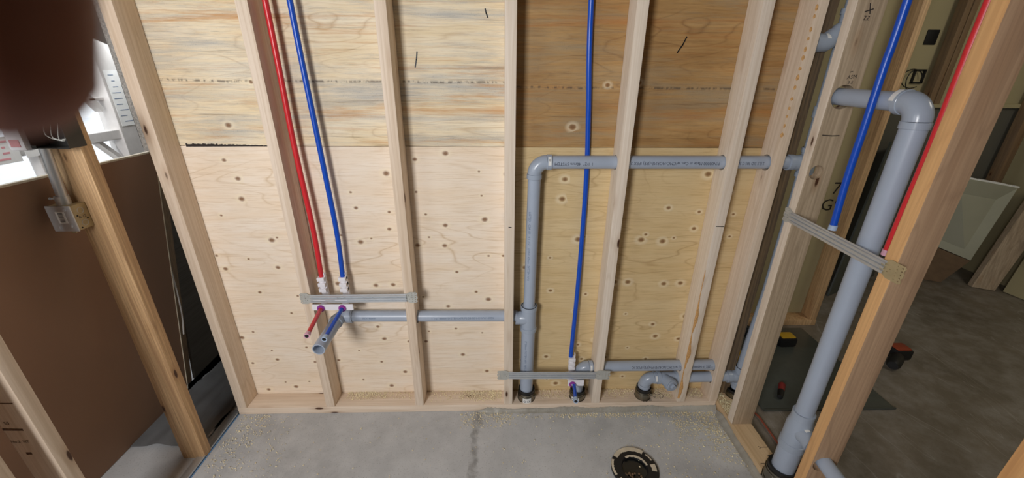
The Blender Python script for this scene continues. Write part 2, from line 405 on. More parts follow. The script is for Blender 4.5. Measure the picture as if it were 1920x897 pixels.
holed_wall('wall_near', 'y', -2.7, .12, -2.3, .97, [(-1.45, -.79, 1.3, 2.2)], M['wallpaint'])
b = NB(); box(b, (.97, -3.8, 0), (3.9, -3.68, H)); struct('wall_near_far_room', b, M['wallpaint'])
b = NB(); box(b, (3.78, -3.7, 0), (3.9, 3.2, H)); struct('wall_right', b, M['drywall_far'])
b = NB(); box(b, (1.10, 1.46, 0), (3.78, 1.56, 1.27)); struct('wall_far_lower', b, M['wallpaint'])
b = NB(); box(b, (1.10, 1.46, 1.29), (3.78, 1.56, H)); struct('wall_far', b, M['drywall_far'])
b = NB(); box(b, (1.10, 1.43, 1.265), (3.78, 1.47, 1.292), .002); struct('trim_1', b, M['drywall_far'])
b = NB(); box(b, (-2.2, 3.1, 0), (1.1, 3.2, H)); struct('wall_back', b, M['wallpaint'])

# windows in the left wall (seen past the studs)
wf = NB()
box(wf, (-2.26, .93, .94), (-2.17, 1.045, 2.3), .004); box(wf, (-2.25, .05, 1.105), (-2.18, .935, 1.155), .004)
box(wf, (-2.25, .05, .94), (-2.18, 1.1, .985), .004); box(wf, (-2.24, .485, 1.15), (-2.19, .54, 2.3), .004); box(wf, (-2.24, .49, .98), (-2.19, .525, 1.11), .004)
box(wf, (-2.24, .54, 1.31), (-2.20, .935, 1.325), .003)
obox(wf, (-2.22, .87, 1.045), (0, .052, -.058), (0, .008, .0075), (.02, 0, 0))
obox(wf, (-2.22, .85, 1.335), (0, .055, -.075), (0, .010, .008), (.02, 0, 0))
wo = struct('window_1', wf, M['alu'])
b = NB(); box(b, (-2.2302, .06, .98), (-2.2262, .93, 2.28)); g = NT('clear_glass'); g.b.inputs['Transmission Weight'].default_value = 1; g.b.inputs['IOR'].default_value = 1.1; gm_ = g.out((1, 1, 1, 1), .0); 
pn = obj('pane', b, gm_, wo, sm=False)
def sheet(name, label, y0, y1, z0, z1, x=-2.168, lines=6, mat='paper', redl=False):
    b = NB(); box(b, (x, y0, z0), (x + .0015, y1, z1)); o = obj(name, b, M[mat], None, (x, y0, z0), False); tag(o, label, 'sticker')
    p = NB()
    for k in range(lines):
        z = z1 - (z1-z0) * (k + .8) / (lines + .6)
        stroke(p, lambda a, c, t: Vector((x + .0016 + t, a, c)), [(y0 + (y1-y0)*random.uniform(.12, .45), z), (y0 + (y1-y0)*random.uniform(.5, .9), z)], .004 if not redl else .008)
    pieces('printed_line', p, M['paper_red' if redl else 'ink_faint'], o)
    return o
sheet('paper_sticker', 'tall white printed sticker on the wide upright of the window frame', .945, 1.035, 1.17, 1.46, lines=9)
sheet('paper_sticker', 'white printed sheet with pink heading hanging at the far left of the window', .30, .40, 1.09, 1.20, x=-2.16, lines=4, redl=True)
sheet('paper_sticker', 'white plastic wrap sheet stuck beside the open steel box at the window', .42, .485, 1.10, 1.24, x=-2.16, lines=3)
# outside
b = NB()
for k in range(9): box(b, (-3.3, .95 + k*.16, .60), (-2.5, 1.09 + k*.16, .64), .003)
obj('wood_deck', b, M['stud_warm'], None, (-2.9, 1.5, .60)); tag(bpy.data.objects['wood_deck'], 'pale wooden decking boards outside below the window', 'deck')
b = NB(); box(b, (-2.5, -1, -.1), (-9, 7, .55)); struct('ground', b, plain('whitened_ground', '#eef1f4', .9, 0, .03, 2))  # ground coloured white to carry the brightness outside the window

# ------------------------------------------------------------------ back wall sheathing
def sheet_ply(a, c, mat, label, notch=None):
    bm = NB(); box(bm, a, c, .0006, 1); o = obj('plywood_sheet', bm, M[mat], None, (a[0], a[1], a[2]), True); return tag(o, label, 'plywood', None)
sheet_ply((-1.262, .0895, .005), (-.0205, .101, 1.213), 'ply_low', 'pale clean knotty plywood sheet, lower left of the back wall')
sheet_ply((-.0195, .0895, .005), (1.03, .101, 1.213), 'ply_lowr', 'yellowish knotty plywood sheet, lower right of the back wall behind the tall pipe')
sheet_ply((-1.262, .0895, 1.2145), (-.0205, .101, H), 'ply_upl', 'light plywood sheet with grey and yellow streaks, upper left of back wall')
sheet_ply((-.0195, .0895, 1.2145), (1.03, .101, H), 'ply_upr', 'dark orange-brown stained plywood sheet, upper right of back wall')
b = NB(); box(b, (-1.366, .102, 1.19), (-1.262, .118, H), .001); tag(obj('foil_board', b, M['foil'], None, (-1.3, .11, 1.15)), 'narrow speckled silver insulation board edge behind the leftmost back stud', 'insulation board')
b = NB(); box(b, (-1.262, .102, 0), (1.03, .116, H)); tag(obj('drywall_sheet', b, M['drywall_far'], None, (0, .11, 0)), 'khaki drywall covering the rear side of the plumbing wall', 'drywall')
b = NB(); box(b, (-1.382, .119, 1.2), (-1.30, .135, 1.42), .001); tag(obj('dark_strip', b, M['black'], None, (-1.34, .125, 1.2)), 'black strip behind the speckled insulation board edge', 'strip')
# gap between the two sheets at the left, dark and crumbly
b = NB()
for k in range(60):
    x = -1.20 + k * .006; h = .010 * max(0, 1 - k / 62) + .0012
    box(b, (x, .0888, 1.2135 - h*.3), (x + .0062, .0897, 1.2135 + h * random.uniform(.5, 1.0)))
tag(obj('broken_sheet_edge', b, M['pencil'], None, (-1.2, .089, 1.213), False), 'dark crumbled gap along the left end of the plywood joint', 'gap')

for nm, (x, z, dx, dz) in (('light plywood', (-.341, 1.509, .005, .024)), ('light plywood', (-.098, 1.651, -.004, .012)), ('dark orange-brown', (.572, 1.564, .012, .024))):
    par = [o for o in COL.objects if o.name.startswith('plywood_sheet') and o['label'].startswith(nm)][0]
    b = NB(); stroke(b, lambda a, c, t: V((a, .0895 - t, c)), [(x - dx, z - dz), (x + dx*.2, z), (x + dx, z + dz)], .0045); obj('slit_mark', b, M['black'], par, sm=False)
# studs
def stud(a, c, mat, label, holes=(), cat='stud', name='wall_stud', bev=.003, lean=(0, 0), group=None):
    bm = NB(); box(bm, a, c, bev)
    o = obj(name, bm, M[mat], None, ((a[0]+c[0])/2, (a[1]+c[1])/2, a[2]))
    if holes: cut(o, holes)
    if lean != (0, 0):
        for v in o.data.vertices: v.co.x += lean[0] * v.co.z; v.co.y += lean[1] * v.co.z
    return tag(o, label, cat, group)
X0, X1 = (0, .12, 0), None
def hx(x, z, r, y=.045): return ((x - .08, y, z), (x + .08, y, z), r)
def hy(x, y, z, r): return ((x, y - .08, z), (x, y + .08, z), r)
stud((-1.261, 0, .038), (-1.2195, .089, H), 'stud', 'leftmost stud of the back wall, clean pale wood at the corner gap', lean=(-.0015, 0))
stud((-.859, 0, .038), (-.820, .089, H), 'stud', 'back wall stud directly left of the red water tube', ())
stud((-.450, 0, .038), (-.4115, .089, H), 'stud', 'back wall stud pierced by the waist-high grey pipe, rough brown-edged', [hx(-.43, .499, .0285)], lean=(.0055, 0))
stud((-.0385, 0, .038), (0, .089, H), 'stud_pale', 'pale centre stud left of the tall vertical grey pipe', [hx(-.02, .499, .0285)])
stud((.3715, 0, .038), (.4105, .089, H), 'stud_pale', 'back wall stud right of the single blue tube between two plywood bays', [hx(.39, 1.166, .0275), hx(.39, .217, .0275)], lean=(.001, 0))
stud((.778, 0, .038), (.817, .089, H), 'stud_pale', 'back wall stud with orange bark edge near its foot, behind the lower double pipes', [hx(.80, 1.167, .0285), hx(.80, .217, .0265), hx(.80, .147, .0265)], lean=(-.004, 0))
s7 = stud((.933, 0, .038), (.971, .089, H), 'stud', 'rightmost back wall stud at the inner corner with a row of gouges', [hx(.95, 1.168, .030), hx(.95, .217, .0265), hx(.95, .147, .0265)], lean=(.007, 0))
b = NB()
for k in range(15):
    z = 1.70 - k * .030 + random.uniform(-.005, .005); x = .933 + .007 * (z - .038)
    bmesh.ops.create_icosphere(b, subdivisions=1, radius=1, matrix=Matrix.Translation((x + .002, .0005, z)) @ Matrix.Diagonal((random.uniform(.004, .007), .0022, random.uniform(.006, .012), 1)))
pieces('gouge', b, M['bark'], s7, True, .0002)
b = NB(); L_ = []; s6 = [o for o in COL.objects if o.name.startswith('wall_stud') and abs(o.location.x - .7975) < .01][0]
for k in range(60):
    z = .06 + k * .0115; x0 = .7785 - .004 * (z - .038); wd = (.010 + .006 * math.sin(k*.35) + random.uniform(-.002, .002)) * min(1, (60 - k) / 22)
    L_.append([b.verts.new((x0 + u * wd, y, z)) for u, y in ((-.02, .004), (-.02, -.0002), (.3, -.0014), (.8, -.0012), (1.0, .0004))])
for P_, Q_ in zip(L_, L_[1:]):
    for i in range(4): b.faces.new((P_[i], P_[i+1], Q_[i+1], Q_[i]))
bmesh.ops.recalc_face_normals(b, faces=b.faces)
obj('bark_edge', b, M['bark'], s6)['label'] = 'strip of orange bark on the stud edge'
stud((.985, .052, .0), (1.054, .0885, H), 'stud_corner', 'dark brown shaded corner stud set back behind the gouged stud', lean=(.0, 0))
# plates
pl = NB(); box(pl, (-1.262, 0, 0), (.968, .089, .038), .003); plate = obj('bottom_plate', pl, M['stud_x'], None, (0, .045, 0))
cut(plate, [((.068, .046, -.02), (.068, .046, .06), .0425), ((.312, .046, -.02), (.312, .046, .06), .0385), ((.628, .044, -.02), (.628, .044, .06), .0375)])
tag(plate, 'long horizontal bottom plate under the back wall studs', 'bottom plate')
pl = NB(); box(pl, (.972, -1.9, 0), (1.061, .089, .038), .003); plate2 = obj('bottom_plate', pl, M['stud_y'], None, (1.015, -.8, 0))
cut(plate2, [((1.018, -.385, -.02), (1.018, -.385, .06), .056), ((1.078, .045, -.02), (1.078, .045, .06), .042)])
tag(plate2, 'bottom plate of the open right wall, marked and cut around the big pipe', 'bottom plate')
b = NB(); f = lambda x, y, t: Vector((x, y, .038 + t))
stroke(b, f, [(1.030, -.252), (1.060, -.252)]); stroke(b, f, [(1.022, -.247), (1.026, -.255), (1.020, -.258)]); stroke(b, f, [(1.035, -.291), (1.060, -.291)], .003); stroke(b, f, [(1.035, -.299), (1.060, -.299)], .003); stroke(b, f, [(.985, -.325), (1.03, -.325)])
pieces('pencil_line', b, M['pencil'], plate2)
b = NB(); f = lambda x, y, t: Vector((x, y, .038 + t)); cx, cy = .703, .043
stroke(b, f, [(cx + .026*math.cos(a), cy + .020*math.sin(a)) for a in [k*PI/9 for k in range(19)]], .0015); stroke(b, f, [(cx-.018, cy-.010), (cx+.018, cy+.012)]); stroke(b, f, [(cx-.012, cy+.012), (cx+.010, cy-.012)])
obj('circled_cross_mark', b, M['pencil'], plate, sm=False)
o = obj('handwriting', text_bm('SAME', .020, lambda x, y: Vector((.642 + x*.95 - y*.1, .012 - y*1.0 + x*.22, .0386))), M['pencil'], plate, sm=False)
# right wall studs
e1 = stud((.97, -.134, .038), (1.059, -.096, H), 'stud_weather', 'weathered stud of the right wall nearest the corner, with two bored holes', [hy(1.013, -.115, 1.410, .036), hy(1.003, -.115, 1.172, .024)], lean=(0, .003))
f = lambda x, z, t: Vector((x, -.134 + .003*(z-.038) - t, z)); b = NB()
stroke(b, f, [(.985, 1.294), (1.018, 1.292), (1.040, 1.293)], .003)
stroke(b, f, [(1.0, 1.643), (1.022, 1.650)], .003); stroke(b, f, [(1.008, 1.664), (1.016, 1.638)], .0025)
stroke(b, f, [(1.002, 1.632), (1.008, 1.632), (1.003, 1.622), (1.010, 1.622)], .0018); stroke(b, f, [(1.013, 1.632), (1.018, 1.631), (1.012, 1.622), (1.019, 1.622)], .0018)
stroke(b, f, [(1.012, 1.482), (1.019, 1.484)], .002)
pieces('pencil_mark', b, M['pencil'], e1)
obj('handwriting', text_bm('ASM', .016, lambda x, y: f(1.022 + x, 1.468 + y + x*.1, .0006)), M['pencil'], e1, sm=False)
obj('handwriting', text_bm('3.5', .014, lambda x, y: f(1.022 + x, 1.452 + y, .0006)), M['pencil'], e1, sm=False)
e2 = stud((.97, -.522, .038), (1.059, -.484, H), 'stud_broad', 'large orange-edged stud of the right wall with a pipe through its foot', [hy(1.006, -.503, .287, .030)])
stud((.97, -.915, .038), (1.059, -.877, H), 'stud_orange', 'rough orange stud cutting the bottom right corner of view')
for o_ in (e1, e2):  # light put into face colours: narrow faces brighter, broad faces duller
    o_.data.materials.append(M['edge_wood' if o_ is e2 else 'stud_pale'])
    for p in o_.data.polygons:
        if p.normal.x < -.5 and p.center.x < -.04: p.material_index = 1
# pen marks on back studs
for (x, w_, z, nm) in ((-.017, .010, .926, 0), (.795, .030, .928, 1)):
    par = min([o for o in COL.objects if o.name.startswith('wall_stud')], key=lambda o: abs(o.location.x - x) + abs(o.location.y - .0445))
    b = NB(); stroke(b, lambda a, c, t: Vector((a, -t, c)), [(x - w_/2, z + .001), (x + w_/2, z)], .003); obj('pen_mark', b, M['pencil'], par, sm=False)
# left wall studs
l1 = stud((-1.355, -.224, 0), (-1.266, -.186, H), 'stud_warm', 'warm wavy-grained stud standing on the slab with the steel boxes', lean=(.004, 0))
l2 = stud((-1.355, -.618, 0), (-1.266, -.580, H), 'stud', 'stamped stud at the lower left with rounded worn edge', bev=.009, lean=(0, 0))
stud((-1.355, -.735, 0), (-1.266, -.697, H), 'stud', 'short visible stud end in the bottom left corner of view')
f = lambda x, z, t: Vector((x, -.618 - t, z)); b = NB()
for (xa, xb, z, wd) in ((-1.345, -1.300, .735, .003), (-1.345, -1.285, .694, .003), (-1.349, -1.300, .606, .0028), (-1.349, -1.300, .602, .0028)): stroke(b, f, [(xa, z), (xb, z - .002)], wd)
pieces('stamp_line', b, M['stamp'], l2)
obj('stamp_lettering', text_bm('S.P.F.', .015, lambda x, y: f(-1.325 + x*1.1, .722 + y, .0005)), M['stamp'], l2, sm=False)
obj('stamp_lettering', text_bm('No.2  HT', .012, lambda x, y: f(-1.326 + x, .560 + y, .0005)), M['stamp'], l2, sm=False)
obj('stamp_lettering', text_bm('50', .014, lambda x, y: f(-1.330 + x, .625 + y, .0005)), M['stamp'], l2, sm=False)
b = NB(); stroke(b, f, [(-1.327, .516), (-1.318, .516)], .008); obj('stamp_block', b, M['stamp'], l2, sm=False)

# floor edge strip, membrane, mortar
b = NB(); box(b, (-1.302, -2.2, 0), (-1.266, .02, .006), .0008); box(b, (-1.269, -2.2, 0), (-1.266, .02, .012), .0008)
st_ = obj('metal_edge_strip', b, M['galv'], None, (-1.28, -1, 0)); tag(st_, 'grey metal strip along the left edge of the slab', 'metal strip')
b = NB(); box(b, (-1.2655, -2.2, .0005), (-1.2615, .0, .002)); obj('blue_chalk_line', b, plain('blue_chalk', '#6d96c2', .7), st_)
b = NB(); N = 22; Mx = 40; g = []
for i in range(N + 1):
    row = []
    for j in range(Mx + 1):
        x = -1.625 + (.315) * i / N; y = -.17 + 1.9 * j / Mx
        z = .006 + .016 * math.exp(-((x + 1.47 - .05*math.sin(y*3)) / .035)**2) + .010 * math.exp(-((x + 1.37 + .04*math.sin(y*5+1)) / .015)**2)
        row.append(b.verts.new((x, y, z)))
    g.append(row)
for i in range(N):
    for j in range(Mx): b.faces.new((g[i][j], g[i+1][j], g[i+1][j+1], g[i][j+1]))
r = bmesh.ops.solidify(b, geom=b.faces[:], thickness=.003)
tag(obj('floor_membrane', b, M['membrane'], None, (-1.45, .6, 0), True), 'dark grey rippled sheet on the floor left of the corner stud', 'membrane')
def ridge(pts, label, side, w0=.015, h0=.022):
    """rough mortar bead along a polyline; side = unit vector away from the plate"""
    b = NB(); rows = []; side = Vector(side); S = []
    for a, c in zip(pts, pts[1:]):
        a, c = Vector(a), Vector(c); n = max(2, int((c - a).length / .009)); S += [a.lerp(c, k / n) for k in range(n)]
    S.append(Vector(pts[-1]))
    for k, p in enumerate(S):
        e = min(1, min(k, 6) / 6 + .05); wd = w0 * random.uniform(.75, 1.15) * e; h = h0 * (.72 + .28 * math.sin(k * .23) * math.sin(k * .071 + 1)) * random.uniform(.85, 1.08) * e
        rows.append([b.verts.new(p + side * u * wd + Vector((0, 0, z * h))) for u, z in ((-.12, 0), (-.12, 1), (.15, .93), (.45, .5), (.8, .16), (1.25, 0))])
    for A, B in zip(rows, rows[1:]):
        for i in range(5): b.faces.new((A[i], A[i+1], B[i+1], B[i]))
        b.faces.new((A[5], A[0], B[0], B[5]))
    b.faces.new(rows[0]); b.faces.new(rows[-1][::-1]); bmesh.ops.recalc_face_normals(b, faces=b.faces)
    return tag(obj('mortar_bead', b, M['mortar'], None, pts[0]), label, 'mortar')
ridge([(-.17, -.002, 0), (.2, -.002, 0), (.968, -.002, 0)], 'rough grey mortar bead along the foot of the back wall plate', (0, -1, 0))
ridge([(.970, -.01, 0), (.970, -1.9, 0)], 'rough grey mortar bead along the right wall plate', (-1, 0, 0), .022, .024)

# wood shavings (uncountable)
def shavings(name, label, spots, n, z0):
    b = NB()
    for _ in range(n):
        x0, x1, y0, y1, zz = random.choice(spots); x = random.uniform(x0, x1); y = random.uniform(y0, y1) if random.random() < .5 else random.triangular(y0, y1, y1)
        L = random.uniform(.002, .007) * (1 if random.random() < .85 else 1.8); wd = random.uniform(.0007, .0020); a = random.uniform(0, 2*PI); cu = random.uniform(.2, 1.2); z = zz + random.uniform(0, .003)
        d = Vector((math.cos(a), math.sin(a), 0)); s = Vector((-d.y, d.x, random.uniform(-.4, .4))) * wd; P = []
        for k in range(4):
            t = k / 3 - .5; p = Vector((x, y, z)) + d * L * t + Vector((0, 0, .0006 + cu * L * (.25 - t*t)))
            P.append((b.verts.new(p - s), b.verts.new(p + s)))
        for A, B in zip(P, P[1:]): b.faces.new((A[0], A[1], B[1], B[0]))
    o = obj(name, b, M['shaving'], None, (0, 0, z0), False); return tag(o, label, 'wood shavings', None, 'stuff')
pz = .0385
shavings('plate_shavings', 'yellow curled wood shavings lying on the bottom plates between studs',
    [(-.79, -.47, .035, .088, pz), (-.79, -.60, .045, .088, pz), (-.40, -.05, .02, .088, pz), (-.25, -.05, .03, .088, pz), (-.2, -.05, .02, .088, pz), (.13, .36, .03, .088, pz), (.42, .59, .03, .088, pz), (.66, .77, .02, .088, pz), (.83, .92, .02, .088, pz), (.975, 1.02, -.08, .05, pz), (.98, 1.05, -.08, 0, pz)], 2600, .04)
fl = [(-.1, .94, -.055, -.028, .001), (.2, .94, -.05, -.028, .001), (.74, .945, -.16, -.03, .001), (.72, .93, -.24, -.08, .001), (.85, .945, -.3, -.03, .001), (.5, .95, -.45, -.03, .001)]
shavings('floor_shavings', 'pale wood chips scattered over the concrete floor by the right corner', fl, 1500, 0)
shavings('floor_sawdust', 'fine crumbs and chips along the left metal strip and slab', [(-1.24, -.95, -.55, -.01, .001), (-1.24, -1.1, -.3, -.005, .001), (-1.2, .9, -.6, -.03, .001), (-.24, .0, -.10, -.01, .001)], 900, 0)

# ------------------------------------------------------------------ drain, waste and vent pipes
V = Vector
def elbow(bm, corner, d1, d2, rad, r, col=.018, ro=None):
    """swept 90 degree bend: arms leave `corner` along d1 and d2; sockets at the ends"""
    c, d1, d2 = V(corner), V(d1).normalized(), V(d2).normalized(); ro = ro or r + .0035
    cen = c + (d1 + d2) * rad; pts = [cen - d2 * rad * math.cos(a) - d1 * rad * math.sin(a) for a in [k * PI / 24 for k in range(13)]]
    sweep(bm, pts, ro - .001); collar(bm, c + d1 * rad, c + d1 * (rad + col), r * .98, ro + .001); collar(bm, c + d2 * rad, c + d2 * (rad + col), r * .98, ro + .001)
    return bm
def tee(bm, c, d, L, r, bd, bL, br, ro=None, col=.018):
    """straight body of length L about c along d and a branch of length bL along bd"""
    c, d, bd = V(c), V(d).normalized(), V(bd).normalized(); ro = ro or r + .003
    cyl(bm, c - d * L/2, c + d * L/2, ro); collar(bm, c - d * L/2, c - d * (L/2 - col), r*.98, ro + .003); collar(bm, c + d * (L/2 - col), c + d * L/2, r*.98, ro + .003)
    lathe(bm, c, bd, [(0, ro*.98), (ro * 1.05, br + .006), (ro * 1.35, br + .003), (bL - col, br + .003), (bL - col, br + .005), (bL, br + .005), (bL, br * .98)])
    return bm
# -- tall pipe between studs, its vent run and the basin arm: glued into one assembly
A = thing('drain_pipe_assembly', 'tall vertical grey drain pipe with elbow and long vent run through the studs', 'drain pipe', (.068, .045, .09))
b = NB(); cyl(b, (.0665, .045, .085), (.068, .045, .44), .0300); obj('pipe', b, M['pvc'], A)
b = NB(); cyl(b, (.068, .045, .53), (.074, .045, 1.125), .0243); p_up = obj('pipe', b, M['pvc'], A)
b = NB(); tee(b, (.068, .045, .487), (0, 0, 1), .125, .0300, (-1, 0, 0), .058, .0243); obj('tee_fitting', b, M['pvc_hi'], A)
b = NB(); elbow(b, (.0735, .045, 1.1665), (0, 0, -1), (1, 0, 0), .044, .0243); eb = obj('elbow_fitting', b, M['pvc_hi'], A)
b = NB(); patch(b, (.1265, .045, 1.1665), (1, 0, 0), (0, -1, .35), .0288, .011, 1.1, .0007); obj('sticker', b, M['paper'], eb)['label'] = 'small white sticker on the elbow socket'
b = NB(); stroke(b, lambda x, z, t: V((x, .0150 - t, z)), [(.1255 + .003*math.cos(a), 1.180 + .003*math.sin(a)) for a in [k*PI/5 for k in range(11)]], .0009); obj('printed_circle', b, M['ink'], eb, sm=False)
b = NB(); cyl(b, (.125, .045, 1.1665), (1.030, .045, 1.169), .0243); p_h = obj('pipe', b, M['pvc'], A)
pipe_text('printed_text', '1 1/2"  40mm SYSTEM', .0155, (.215, .045, 1.1667), (1, 0, 0), (0, -1, -.05), .0243, M['ink'], p_h, True)
pipe_text('printed_text', 'P/N00000 Made in Can. w/CMC-NORME-(IPE) IPEX 2', .0160, (.588, .045, 1.1673), (1, 0, 0), (0, -1, .05), .0243, M['ink'], p_h, True, stretch=.93)
pipe_text('printed_text', '2.FLS 5SD 305 C 202', .0160, (.868, .045, 1.1685), (1, 0, 0), (0, -1, .05), .0243, M['ink'], p_h, True, stretch=.75)
pipe_text('printed_text', 'LISTED   CSA 82 . 4 1 1/2"   DWV 40mm  SYSTEM XFR', .0130, (.0705, .045, .83), (0, 0, -1), (-.55, -1, 0), .0243, M['ink_faint'], p_up)
pipe_text('printed_text', '2" 50mm SYSTEM XFR  PIPE DWV', .013, (.0665, .045, .29), (0, 0, -1), (-.35, -1, 0), .0300, M['ink_faint'], A)
b = NB(); cyl(b, (-.712, .045, .503), (.018, .045, .497), .0240); p_arm = obj('pipe', b, M['pvc'], A)
pipe_text('printed_text', '1 1/2" 40mm SYSTEM XFR PS 25-50/1-DWV/1-IPEX', .0125, (-.215, .045, .4985), (1, 0, 0), (0, -1, .15), .0240, M['ink_faint'], p_arm)
pipe_text('printed_text', 'IPEX 40mm', .012, (-.610, .045, .5015), (1, 0, 0), (0, -1, .15), .0240, M['ink_faint'], p_arm)
# basin elbow turning toward the room with an open stub
b = NB(); elbow(b, (-.741, .045, .503), (1, 0, 0), (0, -1, 0), .030, .0240, .020); collar(b, (-.690, .045, .503), (-.684, .045, .503), .024, .0300); obj('elbow_fitting', b, M['pvc_hi'], A)
b = NB(); lathe(b, (-.741, .012, .5028), (0, -1, -.016), [(0, .0215), (0, .0240), (.185, .0240), (.1855, .0235), (.1855, .0200), (.184, .0195), (.01, .0195), (.01, 0)], 32); stub = obj('stub_pipe', b, M['pvc'], A)
# -- low line
B = thing('drain_pipe_assembly', 'low horizontal grey pipe rising from an elbow behind the lower bracket', 'drain pipe', (.312, .046, .07))
b = NB(); cyl(b, (.312, .046, .07), (.312, .046, .16), .0240); obj('pipe', b, M['pvc'], B)
b = NB(); elbow(b, (.312, .046, .2165), (0, 0, -1), (1, 0, 0), .040, .0240); eb = obj('elbow_fitting', b, M['pvc_hi'], B)
b = NB(); patch(b, (.3605, .046, .2165), (1, 0, 0), (0, -1, .3), .0290, .009, 1.0, .0007); obj('sticker', b, M['paper'], eb)['label'] = 'small white sticker on the elbow socket'
b = NB(); cyl(b, (.365, .046, .2165), (.982, .046, .2185), .0243); p = obj('pipe', b, M['pvc'], B)
pipe_text('printed_text', '(UL) w/CMC-NORME-PN(IPE) IPEX IC', .0165, (.670, .046, .2173), (1, 0, 0), (0, -1, .35), .0243, M['ink'], p, True, stretch=.92)
pipe_text('printed_text', '* 202  P-N00001', .0150, (.875, .046, .218), (1, 0, 0), (0, -1, .35), .0243, M['ink'], p, True, stretch=.95)
# -- cleanout line
Cc = thing('drain_pipe_assembly', 'grey cleanout elbow and wye with square-headed plug low on the wall', 'drain pipe', (.628, .044, .07))
b = NB(); cyl(b, (.628, .044, .07), (.628, .044, .10), .0240); obj('pipe', b, M['pvc'], Cc)
b = NB(); elbow(b, (.628, .044, .1475), (0, 0, -1), (1, 0, 0), .036, .0240, .016); eb = obj('elbow_fitting', b, M['pvc_hi'], Cc)
b = NB(); patch(b, (.672, .044, .1475), (1, 0, 0), (0, -1, .5), .0288, .009, .9, .0007); obj('sticker', b, M['paper'], eb)['label'] = 'small white sticker on the elbow socket'
b = NB(); cyl(b, (.680, .044, .1475), (.784, .044, .1475), .0272); collar(b, (.681, .044, .1475), (.697, .044, .1475), .024, .0305); collar(b, (.768, .044, .1475), (.784, .044, .1475), .024, .0305)
lathe(b, (.712, .044, .1475), (.32, -1, .06), [(0, .026), (.03, .0275), (.042, .0275), (.042, .0300), (.060, .0300), (.061, .0290), (.061, 0)]); wy = obj('wye_fitting', b, M['pvc_hi'], Cc)
b = NB(); pd = V((.32, -1, .06)).normalized(); pc = V((.712, .044, .1475)) + pd * .0615; lathe(b, pc, pd, [(0, 0), (0, .0262), (.004, .0262), (.006, .0240), (.006, 0)])
q = V((0, 0, 1)); q = (q - pd*q.dot(pd)).normalized(); s_ = pd.cross(q); obox(b, pc + pd * .011, (s_*.7 + q*.7)*.011, (q*.7 - s_*.7)*.011, pd * .006, .0015); obj('cleanout_plug', b, M['pvc_hi'], Cc)
b = NB(); cyl(b, (.782, .044, .1475), (1.035, .044, .1495), .0243); obj('pipe', b, M['pvc'], Cc)
# -- corner stack
D = thing('vent_stack', 'slender grey vent stack standing in the corner behind the weathered stud', 'vent pipe', (1.080, .045, .08))
b = NB(); sweep(b, [V((1.080, .045, .08)), V((1.082, .045, .25)), V((1.098, .045, .6)), V((1.100, .045, 1.17)), V((1.096, .045, H - .01))], .0243, 28); obj('pipe', b, M['pvc'], D)
b = NB(); tee(b, (1.100, .045, 1.169), (0, 0, 1), .11, .0243, (-1, 0, 0), .078, .0243); obj('tee_fitting', b, M['pvc_hi'], D)
b = NB(); tee(b, (1.081, .045, .149), (0, 0, 1), .11, .0243, (-1, 0, 0), .064, .0243); obj('tee_fitting', b, M['pvc_hi'], D)
b = NB(); tee(b, (1.098, .045, 1.62), (0, 0, 1), .11, .0243, (-.75, 0, -.6), .062, .0243); sweep(b, [V((1.052, .045, 1.583)), V((1.035, .045, 1.572)), V((1.018, .045, 1.572)), V((.995, .045, 1.574))], .029); tt = obj('tee_fitting', b, M['pvc_hi'], D)
b = NB(); patch(b, (1.030, .045, 1.573), (1, 0, 0), (0, -1, .9), .0292, .012, .7, .0007); obj('sticker', b, M['paper'], tt)['label'] = 'small white sticker on the tee branch'
b = NB(); collar(b, (1.0995, .045, 1.33), (1.0995, .045, 1.37), .024, .0285); obj('coupling', b, M['pvc_hi'], D)
# -- big right hand pipe
E = thing('drain_pipe_assembly', 'thick grey pipe standing between the two right wall studs with elbow and tee', 'drain pipe', (1.016, -.386, .06))
b = NB(); cyl(b, (1.018, -.385, .07), (1.018, -.386, .245), .0385); obj('pipe', b, M['pvc'], E)
b = NB(); cyl(b, (1.018, -.386, .33), (1.014, -.386, 1.365), .0292); obj('pipe', b, M['pvc'], E)
b = NB(); lathe(b, (1.018, -.386, .21), (0, 0, 1), [(0, .0385), (0, .0435), (.03, .0435), (.031, .0415), (.11, .0405), (.135, .0350), (.136, .0350), (.165, .0350), (.165, .029)]); lathe(b, (1.018, -.386, .300), (-.02, -1, -.05), [(0, .032), (.035, .030), (.050, .0275), (.062, .0275), (.062, .0290), (.078, .0290), (.078, .024)]); tf = obj('tee_fitting', b, M['pvc_hi'], E)
b = NB(); patch(b, (1.018, -.425, .300), (0, 1, 0), (-.2, 0, 1), .0310, .016, .5, .0007); obj('sticker', b, M['paper'], tf)['label'] = 'white sticker on top of the tee branch'
b = NB(); elbow(b, (1.014, -.386, 1.409), (0, 0, -1), (0, 1, 0), .044, .0275, .018, .0315); eb = obj('elbow_fitting', b, M['pvc_hi'], E)
b = NB(); patch(b, (1.014, -.328, 1.409), (0, 1, 0), (-.8, 0, .6), .0330, .014, 1.1, .0008); obj('sticker', b, M['paper'], eb)['label'] = 'white sticker around the top elbow'
b = NB(); cyl(b, (1.014, -.330, 1.409), (1.013, -.092, 1.411), .0252); obj('pipe', b, M['pvc'], E)
b = NB(); cyl(b, (1.016, -.452, .2965), (1.004, -.80, .277), .0243); obj('pipe', b, M['pvc'], E)
